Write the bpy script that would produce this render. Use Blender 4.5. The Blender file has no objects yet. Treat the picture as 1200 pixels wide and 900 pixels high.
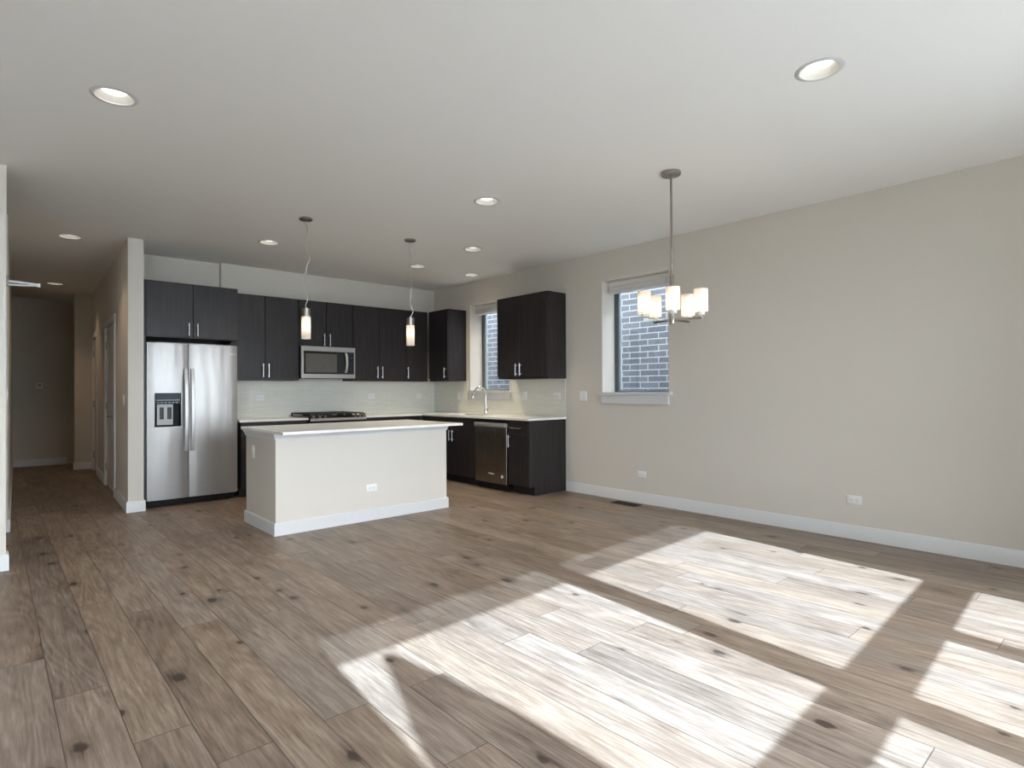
import bpy, bmesh, math, random
from mathutils import Vector, Matrix
PI = math.pi
random.seed(7)
S = bpy.context.scene
COL = S.collection

# ---------------------------------------------------------------- camera
cam_data = bpy.data.cameras.new('camera')
cam = bpy.data.objects.new('camera', cam_data)
COL.objects.link(cam)
YAW, PITCH, ROLL, F_PX, CX, CY, CAM_H = 0.7263, 0.0080, -0.0053, 680.94, 593.56, 452.05, 1.239
cam_data.sensor_fit = 'HORIZONTAL'
cam_data.sensor_width = 36.0
cam_data.lens = 36.0 * F_PX / 1200.0
cam_data.shift_x = (600 - CX) / 1200.0
cam_data.shift_y = (CY - 450) / 1200.0
cam_data.clip_start = 0.02
fwd = Vector((math.sin(YAW) * math.cos(PITCH), math.cos(YAW) * math.cos(PITCH), math.sin(PITCH)))
right = Vector((math.cos(YAW), -math.sin(YAW), 0))
up = right.cross(fwd)
# picture turned slightly about the viewing axis
r2 = right * math.cos(ROLL) - up * math.sin(ROLL) * -1.0
u2 = up * math.cos(ROLL) - right * math.sin(ROLL)
M = Matrix((r2, u2, -fwd)).transposed().to_4x4()
M.translation = Vector((0, 0, CAM_H))
cam.matrix_world = M
S.camera = cam

# ---------------------------------------------------------------- light
S.view_settings.view_transform = 'Standard'
S.view_settings.look = 'None'
S.view_settings.gamma = 1.0
S.view_settings.use_curve_mapping = False
S.view_settings.exposure = 0.22
S.cycles.max_bounces = 14
S.cycles.diffuse_bounces = 8
S.cycles.glossy_bounces = 5
S.cycles.transmission_bounces = 8
S.cycles.transparent_max_bounces = 16
S.cycles.sample_clamp_indirect = 6.0
S.cycles.use_denoising = True

SUN_STRENGTH = 22.5
SUN_COLOR = (0.755, 0.96, 1.20)
SKY_COLOR = (0.81, 0.885, 1.0)
SKY_STRENGTH = 17.0
SPOT_W = 58.0
WARM = (1.0, 0.84, 0.63)

world = bpy.data.worlds.new('sky')
S.world = world
world.use_nodes = True
wn = world.node_tree
wn.nodes['Background'].inputs[0].default_value = (*SKY_COLOR, 1)
wn.nodes['Background'].inputs[1].default_value = SKY_STRENGTH

sun_data = bpy.data.lights.new('sun', 'SUN')
sun_data.energy = SUN_STRENGTH
sun_data.color = SUN_COLOR
sun_data.angle = math.radians(0.55)
sun = bpy.data.objects.new('sun', sun_data)
COL.objects.link(sun)
SUN_DIR = Vector((0.107, 1.0, -0.645)).normalized()
sun.rotation_euler = SUN_DIR.to_track_quat('-Z', 'Y').to_euler()
sun.location = (-1, -9, 8)

# ---------------------------------------------------------------- materials
def new_mat(name):
    m = bpy.data.materials.new(name)
    m.use_nodes = True
    nt = m.node_tree
    b = nt.nodes['Principled BSDF']
    return m, nt, b

def setin(b, **kw):
    for k, v in kw.items():
        k = k.replace('_', ' ')
        if k in b.inputs:
            b.inputs[k].default_value = v

def plain(name, col, rough=0.5, metal=0.0, noise=0.03, nscale=30, bump=0.0, **kw):
    m, nt, b = new_mat(name)
    setin(b, Roughness=rough, Metallic=metal, **kw)
    tc = nt.nodes.new('ShaderNodeTexCoord')
    n = nt.nodes.new('ShaderNodeTexNoise')
    n.inputs['Scale'].default_value = nscale
    n.inputs['Detail'].default_value = 3
    nt.links.new(tc.outputs['Object'], n.inputs['Vector'])
    r = nt.nodes.new('ShaderNodeValToRGB')
    r.color_ramp.elements[0].position = 0.3
    r.color_ramp.elements[1].position = 0.7
    r.color_ramp.elements[0].color = (*[c * (1 - noise) for c in col], 1)
    r.color_ramp.elements[1].color = (*[min(1, c * (1 + noise)) for c in col], 1)
    nt.links.new(n.outputs['Fac'], r.inputs['Fac'])
    nt.links.new(r.outputs['Color'], b.inputs['Base Color'])
    if bump:
        bp = nt.nodes.new('ShaderNodeBump')
        bp.inputs['Strength'].default_value = bump
        bp.inputs['Distance'].default_value = 0.002
        nt.links.new(n.outputs['Fac'], bp.inputs['Height'])
        nt.links.new(bp.outputs['Normal'], b.inputs['Normal'])
    return m

def emissive(name, col, strength):
    m, nt, b = new_mat(name)
    setin(b, Base_Color=(*col, 1), Emission_Color=(*col, 1), Emission_Strength=strength, Roughness=0.6)
    return m

def nd(nt, kind, op=None, **inputs):
    n = nt.nodes.new(kind)
    if op:
        n.operation = op
    for k, v in inputs.items():
        idx = int(k[1:]) if k[0] == 'i' and k[1:].isdigit() else k
        if hasattr(v, 'is_linked'):
            nt.links.new(v, n.inputs[idx])
        else:
            n.inputs[idx].default_value = v
    return n

def mth(nt, op, a, b=0.0, c=None):
    kw = dict(i0=a, i1=b)
    if c is not None:
        kw['i2'] = c
    return nd(nt, 'ShaderNodeMath', op, **kw).outputs[0]

def floor_material():
    m, nt, b = new_mat('plank_floor')
    W, L = 0.187, 1.75
    tc = nt.nodes.new('ShaderNodeTexCoord')
    sep = nd(nt, 'ShaderNodeSeparateXYZ', i0=tc.outputs['Object'])
    x, y = sep.outputs[0], sep.outputs[1]
    rx = mth(nt, 'DIVIDE', mth(nt, 'ADD', x, 19.42 * W + 0.105), W)
    row = mth(nt, 'FLOOR', rx)
    fx = mth(nt, 'FRACT', rx)
    wn1 = nt.nodes.new('ShaderNodeTexWhiteNoise'); wn1.noise_dimensions = '1D'
    nt.links.new(row, wn1.inputs['W'])
    ry = mth(nt, 'ADD', mth(nt, 'DIVIDE', y, L), mth(nt, 'MULTIPLY', wn1.outputs['Value'], 7.3))
    plank = mth(nt, 'FLOOR', ry)
    fy = mth(nt, 'FRACT', ry)
    comb = nd(nt, 'ShaderNodeCombineXYZ', i0=row, i1=plank, i2=0.0)
    wn2 = nt.nodes.new('ShaderNodeTexWhiteNoise'); wn2.noise_dimensions = '3D'
    nt.links.new(comb.outputs[0], wn2.inputs['Vector'])
    tone = wn2.outputs['Value']
    sepc = nd(nt, 'ShaderNodeSeparateColor', i0=wn2.outputs['Color'])
    shift = mth(nt, 'MULTIPLY', tone, 61.0)
    # grain coordinates, different on every plank
    gx = mth(nt, 'ADD', x, shift)
    gv = nd(nt, 'ShaderNodeCombineXYZ', i0=mth(nt, 'MULTIPLY', gx, 34.0), i1=mth(nt, 'MULTIPLY', y, 2.2), i2=shift)
    grain = nd(nt, 'ShaderNodeTexNoise', Vector=gv.outputs[0], Scale=1.0, Detail=9.0, Roughness=0.72, Distortion=1.2)
    gv2 = nd(nt, 'ShaderNodeCombineXYZ', i0=mth(nt, 'MULTIPLY', gx, 130.0), i1=mth(nt, 'MULTIPLY', y, 7.0), i2=shift)
    fine = nd(nt, 'ShaderNodeTexNoise', Vector=gv2.outputs[0], Scale=1.0, Detail=4.0, Roughness=0.6)
    gv3 = nd(nt, 'ShaderNodeCombineXYZ', i0=mth(nt, 'MULTIPLY', gx, 9.0), i1=mth(nt, 'MULTIPLY', y, 2.6), i2=shift)
    cloud = nd(nt, 'ShaderNodeTexNoise', Vector=gv3.outputs[0], Scale=1.0, Detail=3.0, Roughness=0.5)
    gw = nd(nt, 'ShaderNodeCombineXYZ', i0=mth(nt, 'MULTIPLY', gx, 5.5), i1=mth(nt, 'MULTIPLY', y, 0.55), i2=shift)
    hill = nd(nt, 'ShaderNodeTexNoise', Vector=gw.outputs[0], Scale=1.0, Detail=1.0, Roughness=0.4, Distortion=0.4)
    rings = mth(nt, 'SINE', mth(nt, 'MULTIPLY', hill.outputs['Fac'], 75.0))
    # knots
    kv = nd(nt, 'ShaderNodeCombineXYZ', i0=mth(nt, 'MULTIPLY', gx, 5.2), i1=mth(nt, 'MULTIPLY', y, 3.1), i2=0.0)
    kn = nd(nt, 'ShaderNodeTexNoise', Vector=kv.outputs[0], Scale=5.0, Detail=4.0)
    kd = nd(nt, 'ShaderNodeVectorMath', 'SCALE', i0=kn.outputs['Color'])
    kd.inputs['Scale'].default_value = 0.13
    ka = nd(nt, 'ShaderNodeVectorMath', 'ADD', i0=kv.outputs[0], i1=kd.outputs[0])
    vor = nd(nt, 'ShaderNodeTexVoronoi', Vector=ka.outputs[0], Scale=1.0, Randomness=0.9)
    sepk = nd(nt, 'ShaderNodeSeparateColor', i0=vor.outputs['Color'])
    size = mth(nt, 'MULTIPLY', mth(nt, 'GREATER_THAN', sepk.outputs[0], 0.10), mth(nt, 'ADD', 0.065, mth(nt, 'MULTIPLY', sepk.outputs[1], 0.10)))
    kf = mth(nt, 'SUBTRACT', 1.0, mth(nt, 'DIVIDE', vor.outputs['Distance'], mth(nt, 'ADD', size, 0.0001)))
    knot = nd(nt, 'ShaderNodeClamp', i0=mth(nt, 'MULTIPLY', kf, 2.6)).outputs[0]
    halo = nd(nt, 'ShaderNodeClamp', i0=mth(nt, 'SUBTRACT', 1.0, mth(nt, 'DIVIDE', vor.outputs['Distance'], mth(nt, 'ADD', mth(nt, 'MULTIPLY', size, 2.4), 0.0001)))).outputs[0]
    # colour
    ramp = nt.nodes.new('ShaderNodeValToRGB')
    cr = ramp.color_ramp
    cr.elements[0].position = 0.27; cr.elements[0].color = (0.080, 0.053, 0.037, 1)
    cr.elements[1].position = 0.78; cr.elements[1].color = (0.385, 0.303, 0.232, 1)
    e = cr.elements.new(0.52); e.color = (0.215, 0.157, 0.115, 1)
    val = mth(nt, 'ADD', mth(nt, 'MULTIPLY', grain.outputs['Fac'], 0.60), mth(nt, 'MULTIPLY', cloud.outputs['Fac'], 0.26))
    val = mth(nt, 'ADD', val, mth(nt, 'MULTIPLY', mth(nt, 'SUBTRACT', fine.outputs['Fac'], 0.5), 0.40))
    val = mth(nt, 'ADD', val, mth(nt, 'MULTIPLY', rings, 0.034))
    val = mth(nt, 'ADD', val, mth(nt, 'MULTIPLY', mth(nt, 'SUBTRACT', tone, 0.5), 0.12))
    val = mth(nt, 'SUBTRACT', mth(nt, 'ADD', val, 0.085), mth(nt, 'MULTIPLY', halo, 0.16))
    nt.links.new(val, ramp.inputs['Fac'])
    # grey planks
    grey = nd(nt, 'ShaderNodeMix')
    grey.data_type = 'RGBA'
    nt.links.new(mth(nt, 'MULTIPLY', sepc.outputs[1], 0.32), grey.inputs[0])
    nt.links.new(ramp.outputs['Color'], grey.inputs[6])
    bw = nd(nt, 'ShaderNodeHueSaturation', Saturation=0.35, Value=0.98, Color=ramp.outputs['Color'])
    nt.links.new(bw.outputs[0], grey.inputs[7])
    kmix = nd(nt, 'ShaderNodeMix'); kmix.data_type = 'RGBA'
    nt.links.new(mth(nt, 'MULTIPLY', knot, 0.95), kmix.inputs[0])
    nt.links.new(grey.outputs[2], kmix.inputs[6])
    kmix.inputs[7].default_value = (0.045, 0.030, 0.022, 1)
    # seams
    ex = mth(nt, 'MULTIPLY', mth(nt, 'MINIMUM', fx, mth(nt, 'SUBTRACT', 1.0, fx)), W)
    ey = mth(nt, 'MULTIPLY', mth(nt, 'MINIMUM', fy, mth(nt, 'SUBTRACT', 1.0, fy)), L)
    seam = mth(nt, 'LESS_THAN', mth(nt, 'MINIMUM', ex, ey), 0.0019)
    smix = nd(nt, 'ShaderNodeMix'); smix.data_type = 'RGBA'
    nt.links.new(mth(nt, 'MULTIPLY', seam, 0.85), smix.inputs[0])
    nt.links.new(kmix.outputs[2], smix.inputs[6])
    smix.inputs[7].default_value = (0.05, 0.035, 0.028, 1)
    nt.links.new(smix.outputs[2], b.inputs['Base Color'])
    rr = mth(nt, 'ADD', 0.36, mth(nt, 'MULTIPLY', fine.outputs['Fac'], 0.18))
    nt.links.new(rr, b.inputs['Roughness'])
    setin(b, Specular_IOR_Level=0.5)
    bp = nd(nt, 'ShaderNodeBump', Strength=0.25, Distance=0.002, Height=mth(nt, 'SUBTRACT', fine.outputs['Fac'], seam))
    nt.links.new(bp.outputs[0], b.inputs['Normal'])
    return m

def dark_wood():
    m, nt, b = new_mat('dark_wood_veneer')
    tc = nt.nodes.new('ShaderNodeTexCoord')
    oi = nt.nodes.new('ShaderNodeObjectInfo')
    mp = nd(nt, 'ShaderNodeMapping', Vector=tc.outputs['Object'])
    mp.inputs['Scale'].default_value = (55, 55, 1.6)
    off = nd(nt, 'ShaderNodeCombineXYZ', i0=mth(nt, 'MULTIPLY', oi.outputs['Random'], 30), i1=0.0, i2=mth(nt, 'MULTIPLY', oi.outputs['Random'], 9))
    nt.links.new(off.outputs[0], mp.inputs['Location'])
    n = nd(nt, 'ShaderNodeTexNoise', Vector=mp.outputs[0], Scale=1.0, Detail=6.0, Roughness=0.65, Distortion=0.3)
    mp2 = nd(nt, 'ShaderNodeMapping', Vector=tc.outputs['Object'])
    mp2.inputs['Scale'].default_value = (260, 260, 5)
    n2 = nd(nt, 'ShaderNodeTexNoise', Vector=mp2.outputs[0], Scale=1.0, Detail=3.0)
    v = mth(nt, 'ADD', mth(nt, 'MULTIPLY', n.outputs['Fac'], 0.75), mth(nt, 'MULTIPLY', n2.outputs['Fac'], 0.25))
    r = nt.nodes.new('ShaderNodeValToRGB')
    r.color_ramp.elements[0].position = 0.33; r.color_ramp.elements[0].color = (0.008, 0.0065, 0.007, 1)
    r.color_ramp.elements[1].position = 0.72; r.color_ramp.elements[1].color = (0.056, 0.0475, 0.0475, 1)
    e = r.color_ramp.elements.new(0.52); e.color = (0.0195, 0.0158, 0.0162, 1)
    nt.links.new(v, r.inputs['Fac'])
    nt.links.new(r.outputs[0], b.inputs['Base Color'])
    setin(b, Roughness=0.42, Specular_IOR_Level=0.4)
    bp = nd(nt, 'ShaderNodeBump', Strength=0.12, Distance=0.001, Height=v)
    nt.links.new(bp.outputs[0], b.inputs['Normal'])
    return m

def steel(name, col=(0.62, 0.61, 0.60), rough=0.27, warp=0.0, axis='z', metal=1.0):
    m, nt, b = new_mat(name)
    tc = nt.nodes.new('ShaderNodeTexCoord')
    mp = nd(nt, 'ShaderNodeMapping', Vector=tc.outputs['Object'])
    mp.inputs['Scale'].default_value = (4, 4, 900) if axis == 'h' else (900, 900, 4)
    n = nd(nt, 'ShaderNodeTexNoise', Vector=mp.outputs[0], Scale=1.0, Detail=3.0)
    rr = mth(nt, 'ADD', rough - 0.05, mth(nt, 'MULTIPLY', n.outputs['Fac'], 0.10))
    nt.links.new(rr, b.inputs['Roughness'])
    setin(b, Base_Color=(*col, 1), Metallic=metal)
    h = mth(nt, 'MULTIPLY', n.outputs['Fac'], 0.0002)
    if warp:
        mp2 = nd(nt, 'ShaderNodeMapping', Vector=tc.outputs['Object'])
        mp2.inputs['Scale'].default_value = (7.0, 7.0, 0.9)
        n2 = nd(nt, 'ShaderNodeTexNoise', Vector=mp2.outputs[0], Scale=1.0, Detail=1.5)
        h = mth(nt, 'ADD', h, mth(nt, 'MULTIPLY', n2.outputs['Fac'], warp))
    bp = nd(nt, 'ShaderNodeBump', Strength=1.0, Distance=1.0, Height=h)
    nt.links.new(bp.outputs[0], b.inputs['Normal'])
    return m

def brick_like(name, axis, bw, bh, mortar, c1, c2, cm, rough, bump, jit=0.0, offset=0.5):
    m, nt, b = new_mat(name)
    tc = nt.nodes.new('ShaderNodeTexCoord')
    sep = nd(nt, 'ShaderNodeSeparateXYZ', i0=tc.outputs['Object'])
    comb = nd(nt, 'ShaderNodeCombineXYZ', i0=mth(nt, 'ADD', sep.outputs[0], sep.outputs[1]) if axis == 'xy' else sep.outputs['XYZ'.index(axis)], i1=sep.outputs[2], i2=0.0)
    br = nd(nt, 'ShaderNodeTexBrick', Vector=comb.outputs[0], Scale=1.0)
    br.inputs['Brick Width'].default_value = bw
    br.inputs['Row Height'].default_value = bh
    br.inputs['Mortar Size'].default_value = mortar
    br.inputs['Mortar Smooth'].default_value = 0.15
    br.inputs['Bias'].default_value = 0.0
    br.offset = offset
    br.inputs['Color1'].default_value = (*c1, 1)
    br.inputs['Color2'].default_value = (*c2, 1)
    br.inputs['Mortar'].default_value = (*cm, 1)
    n = nd(nt, 'ShaderNodeTexNoise', Vector=tc.outputs['Object'], Scale=70.0, Detail=4.0)
    mx = nd(nt, 'ShaderNodeMix'); mx.data_type = 'RGBA'; mx.blend_type = 'MULTIPLY'
    mx.inputs[0].default_value = jit
    nt.links.new(br.outputs['Color'], mx.inputs[6])
    nt.links.new(n.outputs['Color'], mx.inputs[7])
    nt.links.new(mx.outputs[2], b.inputs['Base Color'])
    setin(b, Roughness=rough)
    bp = nd(nt, 'ShaderNodeBump', Strength=bump, Distance=0.004, Height=mth(nt, 'SUBTRACT', mth(nt, 'MULTIPLY', n.outputs['Fac'], 0.3), br.outputs['Fac']))
    nt.links.new(bp.outputs[0], b.inputs['Normal'])
    return m

def glass_pane(name, tint=(1, 1, 1), refl=1.0):
    m, nt, b = new_mat(name)
    out = nt.nodes['Material Output']
    nt.nodes.remove(b)
    t = nd(nt, 'ShaderNodeBsdfTransparent'); t.inputs[0].default_value = (*tint, 1)
    g = nd(nt, 'ShaderNodeBsdfGlossy'); g.inputs['Roughness'].default_value = 0.02
    lw = nd(nt, 'ShaderNodeLayerWeight')
    fr = nd(nt, 'ShaderNodeMath', 'MULTIPLY_ADD', i0=mth(nt, 'POWER', lw.outputs['Facing'], 5.0), i1=0.96, i2=0.04)
    mx = nd(nt, 'ShaderNodeMixShader')
    nt.links.new(mth(nt, 'MULTIPLY', fr.outputs[0], refl), mx.inputs[0])
    nt.links.new(t.outputs[0], mx.inputs[1]); nt.links.new(g.outputs[0], mx.inputs[2])
    nt.links.new(mx.outputs[0], out.inputs[0])
    return m

def translucent(name, col, mixf, gloss=0.0):
    m, nt, b = new_mat(name)
    out = nt.nodes['Material Output']
    setin(b, Base_Color=(*col, 1), Roughness=0.3)
    t = nd(nt, 'ShaderNodeBsdfTranslucent'); t.inputs[0].default_value = (*col, 1)
    mx = nd(nt, 'ShaderNodeMixShader'); mx.inputs[0].default_value = mixf
    nt.links.new(b.outputs[0], mx.inputs[1]); nt.links.new(t.outputs[0], mx.inputs[2])
    nt.links.new(mx.outputs[0], out.inputs[0])
    return m

def sheer(name, col, through):
    m, nt, b = new_mat(name)
    out = nt.nodes['Material Output']
    setin(b, Base_Color=(*col, 1), Roughness=0.8)
    t = nd(nt, 'ShaderNodeBsdfTransparent'); t.inputs[0].default_value = (1, 1, 1, 1)
    mx = nd(nt, 'ShaderNodeMixShader'); mx.inputs[0].default_value = through
    nt.links.new(b.outputs[0], mx.inputs[1]); nt.links.new(t.outputs[0], mx.inputs[2])
    nt.links.new(mx.outputs[0], out.inputs[0])
    return m

MAT = {}
MAT['floor'] = floor_material()
MAT['wall'] = plain('wall_paint', (0.640, 0.596, 0.532), 0.75, noise=0.008, nscale=180, bump=0.06)
MAT['ceiling'] = plain('ceiling_paint', (0.79, 0.775, 0.745), 0.85, noise=0.006, nscale=180, bump=0.05)
MAT['trim'] = plain('white_trim_paint', (0.665, 0.67, 0.67), 0.4, noise=0.006, nscale=40)
MAT['wood'] = dark_wood()
MAT['dark'] = plain('black_plastic', (0.010, 0.010, 0.011), 0.55, noise=0.1, Specular_IOR_Level=0.2)
MAT['gap'] = plain('toe_kick_and_vent_shade', (0.010, 0.009, 0.009), 0.8, noise=0.1)
MAT['quartz'] = plain('white_quartz', (0.78, 0.77, 0.735), 0.2, noise=0.035, nscale=120)
MAT['tile'] = brick_like('thin_mosaic_tile', 'xy', 0.16, 0.0135, 0.0010, (0.80, 0.79, 0.70), (0.73, 0.725, 0.645), (0.58, 0.57, 0.51), 0.22, 0.35, 0.0, 0.37)
MAT['brick'] = brick_like('grey_face_brick', 'Y', 0.30, 0.084, 0.007, (0.085, 0.090, 0.100), (0.055, 0.059, 0.067), (0.27, 0.272, 0.28), 0.85, 0.8, 0.55, 0.42)
MAT['fridge'] = steel('brushed_steel_door', (0.345, 0.332, 0.318), 0.31, warp=0.008, metal=0.46)
MAT['steel'] = steel('brushed_steel', (0.46, 0.44, 0.42), 0.34, axis='h', metal=0.6)
MAT['dwsteel'] = steel('dark_steel_door', (0.30, 0.27, 0.245), 0.26, warp=0.0005)
MAT['nickel'] = plain('satin_nickel', (0.36, 0.335, 0.30), 0.30, 1.0, noise=0.02)
MAT['bar'] = plain('brushed_bar_metal', (0.66, 0.65, 0.64), 0.28, 1.0, noise=0.02)
MAT['pull'] = plain('satin_pull_metal', (0.58, 0.575, 0.57), 0.36, 0.35, noise=0.01)
MAT['chrome'] = plain('polished_chrome', (0.80, 0.80, 0.80), 0.10, 1.0, noise=0.01)
MAT['blackglass'] = plain('black_glass', (0.010, 0.011, 0.013), 0.06, noise=0.05)
MAT['ovenglass'] = plain('smoked_oven_glass', (0.115, 0.108, 0.095), 0.12, noise=0.05)
MAT['bluepanel'] = plain('dark_blue_control_glass', (0.010, 0.018, 0.028), 0.35, noise=0.05, Specular_IOR_Level=0.25)
MAT['paddle'] = plain('grey_dispenser_plastic', (0.36, 0.37, 0.37), 0.35, noise=0.02)
MAT['iron'] = plain('cast_iron', (0.014, 0.014, 0.014), 0.6, noise=0.2, nscale=200, bump=0.2)
MAT['plate'] = plain('white_plastic', (0.80, 0.80, 0.79), 0.35, noise=0.005)
MAT['slot'] = plain('dark_slot', (0.05, 0.05, 0.05), 0.6, noise=0.05)
MAT['vinyl'] = plain('grey_window_frame', (0.075, 0.095, 0.105), 0.4, noise=0.03)
MAT['greyframe'] = plain('pale_grey_window_frame', (0.30, 0.34, 0.36), 0.4, noise=0.03)
MAT['glass'] = glass_pane('window_glass', (0.97, 0.985, 0.98))
MAT['blind'] = plain('white_blind_fabric', (0.72, 0.71, 0.69), 0.7, noise=0.02)
MAT['roller'] = sheer('sheer_roller_fabric', (0.75, 0.75, 0.73), 0.44)
MAT['opal'] = translucent('opal_glass', (0.92, 0.88, 0.84), 0.55)
MAT['frost'] = plain('frosted_socket_glass', (0.62, 0.62, 0.60), 0.3, noise=0.01)
MAT['bulb'] = emissive('lit_bulb', (1.0, 0.86, 0.70), 17.0)
MAT['lens'] = emissive('downlight_lens', (1.0, 0.95, 0.87), 3.2)
MAT['baffle'] = plain('white_lamp_baffle', (0.62, 0.60, 0.56), 0.5, noise=0.005)
MAT['ring'] = plain('white_lamp_ring', (0.55, 0.55, 0.54), 0.4, noise=0.01)
MAT['bronze'] = plain('dark_bronze_grille', (0.030, 0.024, 0.020), 0.5, 0.4, noise=0.1)
MAT['ground'] = plain('concrete_ground', (0.34, 0.33, 0.31), 0.9, noise=0.12, nscale=8)
MAT['bark'] = plain('bark', (0.09, 0.06, 0.04), 0.9, noise=0.3)
MAT['needle'] = plain('evergreen_needles', (0.035, 0.07, 0.03), 0.8, noise=0.4, nscale=30, bump=0.6)
MAT['logo'] = plain('silver_logo', (0.75, 0.75, 0.75), 0.3, noise=0.01)
MAT['door'] = plain('painted_door', (0.66, 0.625, 0.57), 0.45, noise=0.01, nscale=20)

# ---------------------------------------------------------------- mesh helpers
def B():
    return bmesh.new()

def box(bm, x0, x1, y0, y1, z0, z1, bev=0.0, seg=1):
    vs = [bm.verts.new((x, y, z)) for x in (x0, x1) for y in (y0, y1) for z in (z0, z1)]
    q = [(0, 1, 3, 2), (4, 6, 7, 5), (0, 4, 5, 1), (2, 3, 7, 6), (0, 2, 6, 4), (1, 5, 7, 3)]
    fs = [bm.faces.new([vs[i] for i in f]) for f in q]
    if bev > 0:
        es = list({e for f in fs for e in f.edges})
        bmesh.ops.bevel(bm, geom=es, offset=bev, segments=seg, affect='EDGES', profile=0.5)
    return bm

def prism(bm, pts, z0, z1):
    a = [bm.verts.new((x, y, z0)) for x, y in pts]
    b = [bm.verts.new((x, y, z1)) for x, y in pts]
    n = len(pts)
    bm.faces.new(a[::-1]); bm.faces.new(b)
    for i in range(n):
        j = (i + 1) % n
        bm.faces.new([a[i], a[j], b[j], b[i]])
    return bm

def lathe(bm, prof, c=(0, 0, 0), n=28, axis='z'):
    rings = []
    def pt(r, h, a):
        x, y = r * math.cos(a), r * math.sin(a)
        if axis == 'z':
            p = (x, y, h)
        elif axis == 'x':
            p = (h, x, y)
        else:
            p = (x, h, y)
        return (p[0] + c[0], p[1] + c[1], p[2] + c[2])
    for r, h in prof:
        if r < 1e-6:
            rings.append([bm.verts.new(pt(0, h, 0))])
        else:
            rings.append([bm.verts.new(pt(r, h, 2 * PI * i / n)) for i in range(n)])
    for k in range(len(rings) - 1):
        a, b = rings[k], rings[k + 1]
        for i in range(n):
            j = (i + 1) % n
            if len(a) == 1 and len(b) == 1:
                continue
            if len(a) == 1:
                bm.faces.new([a[0], b[j], b[i]])
            elif len(b) == 1:
                bm.faces.new([a[i], a[j], b[0]])
            else:
                bm.faces.new([a[i], a[j], b[j], b[i]])
    return bm

def cyl(bm, p0, p1, r, n=16):
    tube(bm, [p0, p1], r, n)
    return bm

def tube(bm, path, r, n=10):
    path = [Vector(p) for p in path]
    t0 = (path[1] - path[0]).normalized()
    ref = Vector((0, 0, 1)) if abs(t0.z) < 0.9 else Vector((1, 0, 0))
    u = t0.cross(ref).normalized()
    rings = []
    for i, p in enumerate(path):
        if i == 0:
            t = path[1] - path[0]
        elif i == len(path) - 1:
            t = path[-1] - path[-2]
        else:
            t = path[i + 1] - path[i - 1]
        t.normalize()
        u = (u - t * u.dot(t)).normalized()
        v = t.cross(u)
        rr = r[i] if isinstance(r, (list, tuple)) else r
        rings.append([bm.verts.new(p + u * rr * math.cos(2 * PI * k / n) + v * rr * math.sin(2 * PI * k / n)) for k in range(n)])
    for a, b in zip(rings, rings[1:]):
        for k in range(n):
            j = (k + 1) % n
            bm.faces.new([a[k], a[j], b[j], b[k]])
    bm.faces.new(rings[0][::-1]); bm.faces.new(rings[-1])
    return bm

def cells(bm, us, vs, keep, axis, a0, a1):
    """A slab with holes: grid cells over (u, v) kept by keep(uc, vc), thickness a0..a1 along axis."""
    idx = {'x': lambda u, v, a: (a, u, v), 'y': lambda u, v, a: (u, a, v), 'z': lambda u, v, a: (u, v, a)}[axis]
    cache = {}
    def vert(i, j, a):
        k = (i, j, a)
        if k not in cache:
            cache[k] = bm.verts.new(idx(us[i], vs[j], a))
        return cache[k]
    nu, nv = len(us) - 1, len(vs) - 1
    K = [[keep((us[i] + us[i + 1]) / 2, (vs[j] + vs[j + 1]) / 2) for j in range(nv)] for i in range(nu)]
    for i in range(nu):
        for j in range(nv):
            if not K[i][j]:
                continue
            c = [(i, j), (i + 1, j), (i + 1, j + 1), (i, j + 1)]
            bm.faces.new([vert(*p, a0) for p in c]); bm.faces.new([vert(*p, a1) for p in c[::-1]])
            for (p, q, ni, nj) in ((c[0], c[1], i, j - 1), (c[1], c[2], i + 1, j), (c[2], c[3], i, j + 1), (c[3], c[0], i - 1, j)):
                if not (0 <= ni < nu and 0 <= nj < nv and K[ni][nj]):
                    bm.faces.new([vert(*p, a0), vert(*q, a0), vert(*q, a1), vert(*p, a1)])
    bmesh.ops.recalc_face_normals(bm, faces=bm.faces)
    bmesh.ops.dissolve_limit(bm, angle_limit=0.01, verts=bm.verts, edges=bm.edges)
    return bm

def origin_of(o):
    v = Vector((0, 0, 0))
    while o:
        v += o.location
        o = o.parent
    return v

def obj(name, bm, m, parent=None, at=None):
    """Link bm as one mesh object; its coordinates are world coordinates, taken over to the parent's frame (or origin `at`)."""
    bmesh.ops.recalc_face_normals(bm, faces=bm.faces)
    off = origin_of(parent) if parent else Vector((0, 0, 0))
    loc = Vector((0, 0, 0))
    if at is not None:
        loc = Vector(at) - off
        off = Vector(at)
    bmesh.ops.translate(bm, vec=-off, verts=bm.verts)
    me = bpy.data.meshes.new(name)
    bm.to_mesh(me); bm.free()
    for p in me.polygons:
        p.use_smooth = True
    me.set_sharp_from_angle(angle=math.radians(33))
    me.materials.append(MAT[m])
    o = bpy.data.objects.new(name, me)
    COL.objects.link(o)
    o.location = loc
    if parent:
        o.parent = parent
    return o

def tag(o, label, cat, group=None):
    o['label'] = label; o['category'] = cat
    if group:
        o['group'] = group
    return o

def thing(name, label, cat, loc, group=None):
    o = bpy.data.objects.new(name, None)
    o.empty_display_size = 0.05
    COL.objects.link(o)
    o.location = loc
    return tag(o, label, cat, group)

def struct(name, bm, m, parent=None, at=None):
    o = obj(name, bm, m, parent, at)
    if not parent:
        o['kind'] = 'structure'
    return o

def sempty(name, loc):
    o = bpy.data.objects.new(name, None)
    COL.objects.link(o); o.location = loc; o['kind'] = 'structure'
    return o

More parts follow.
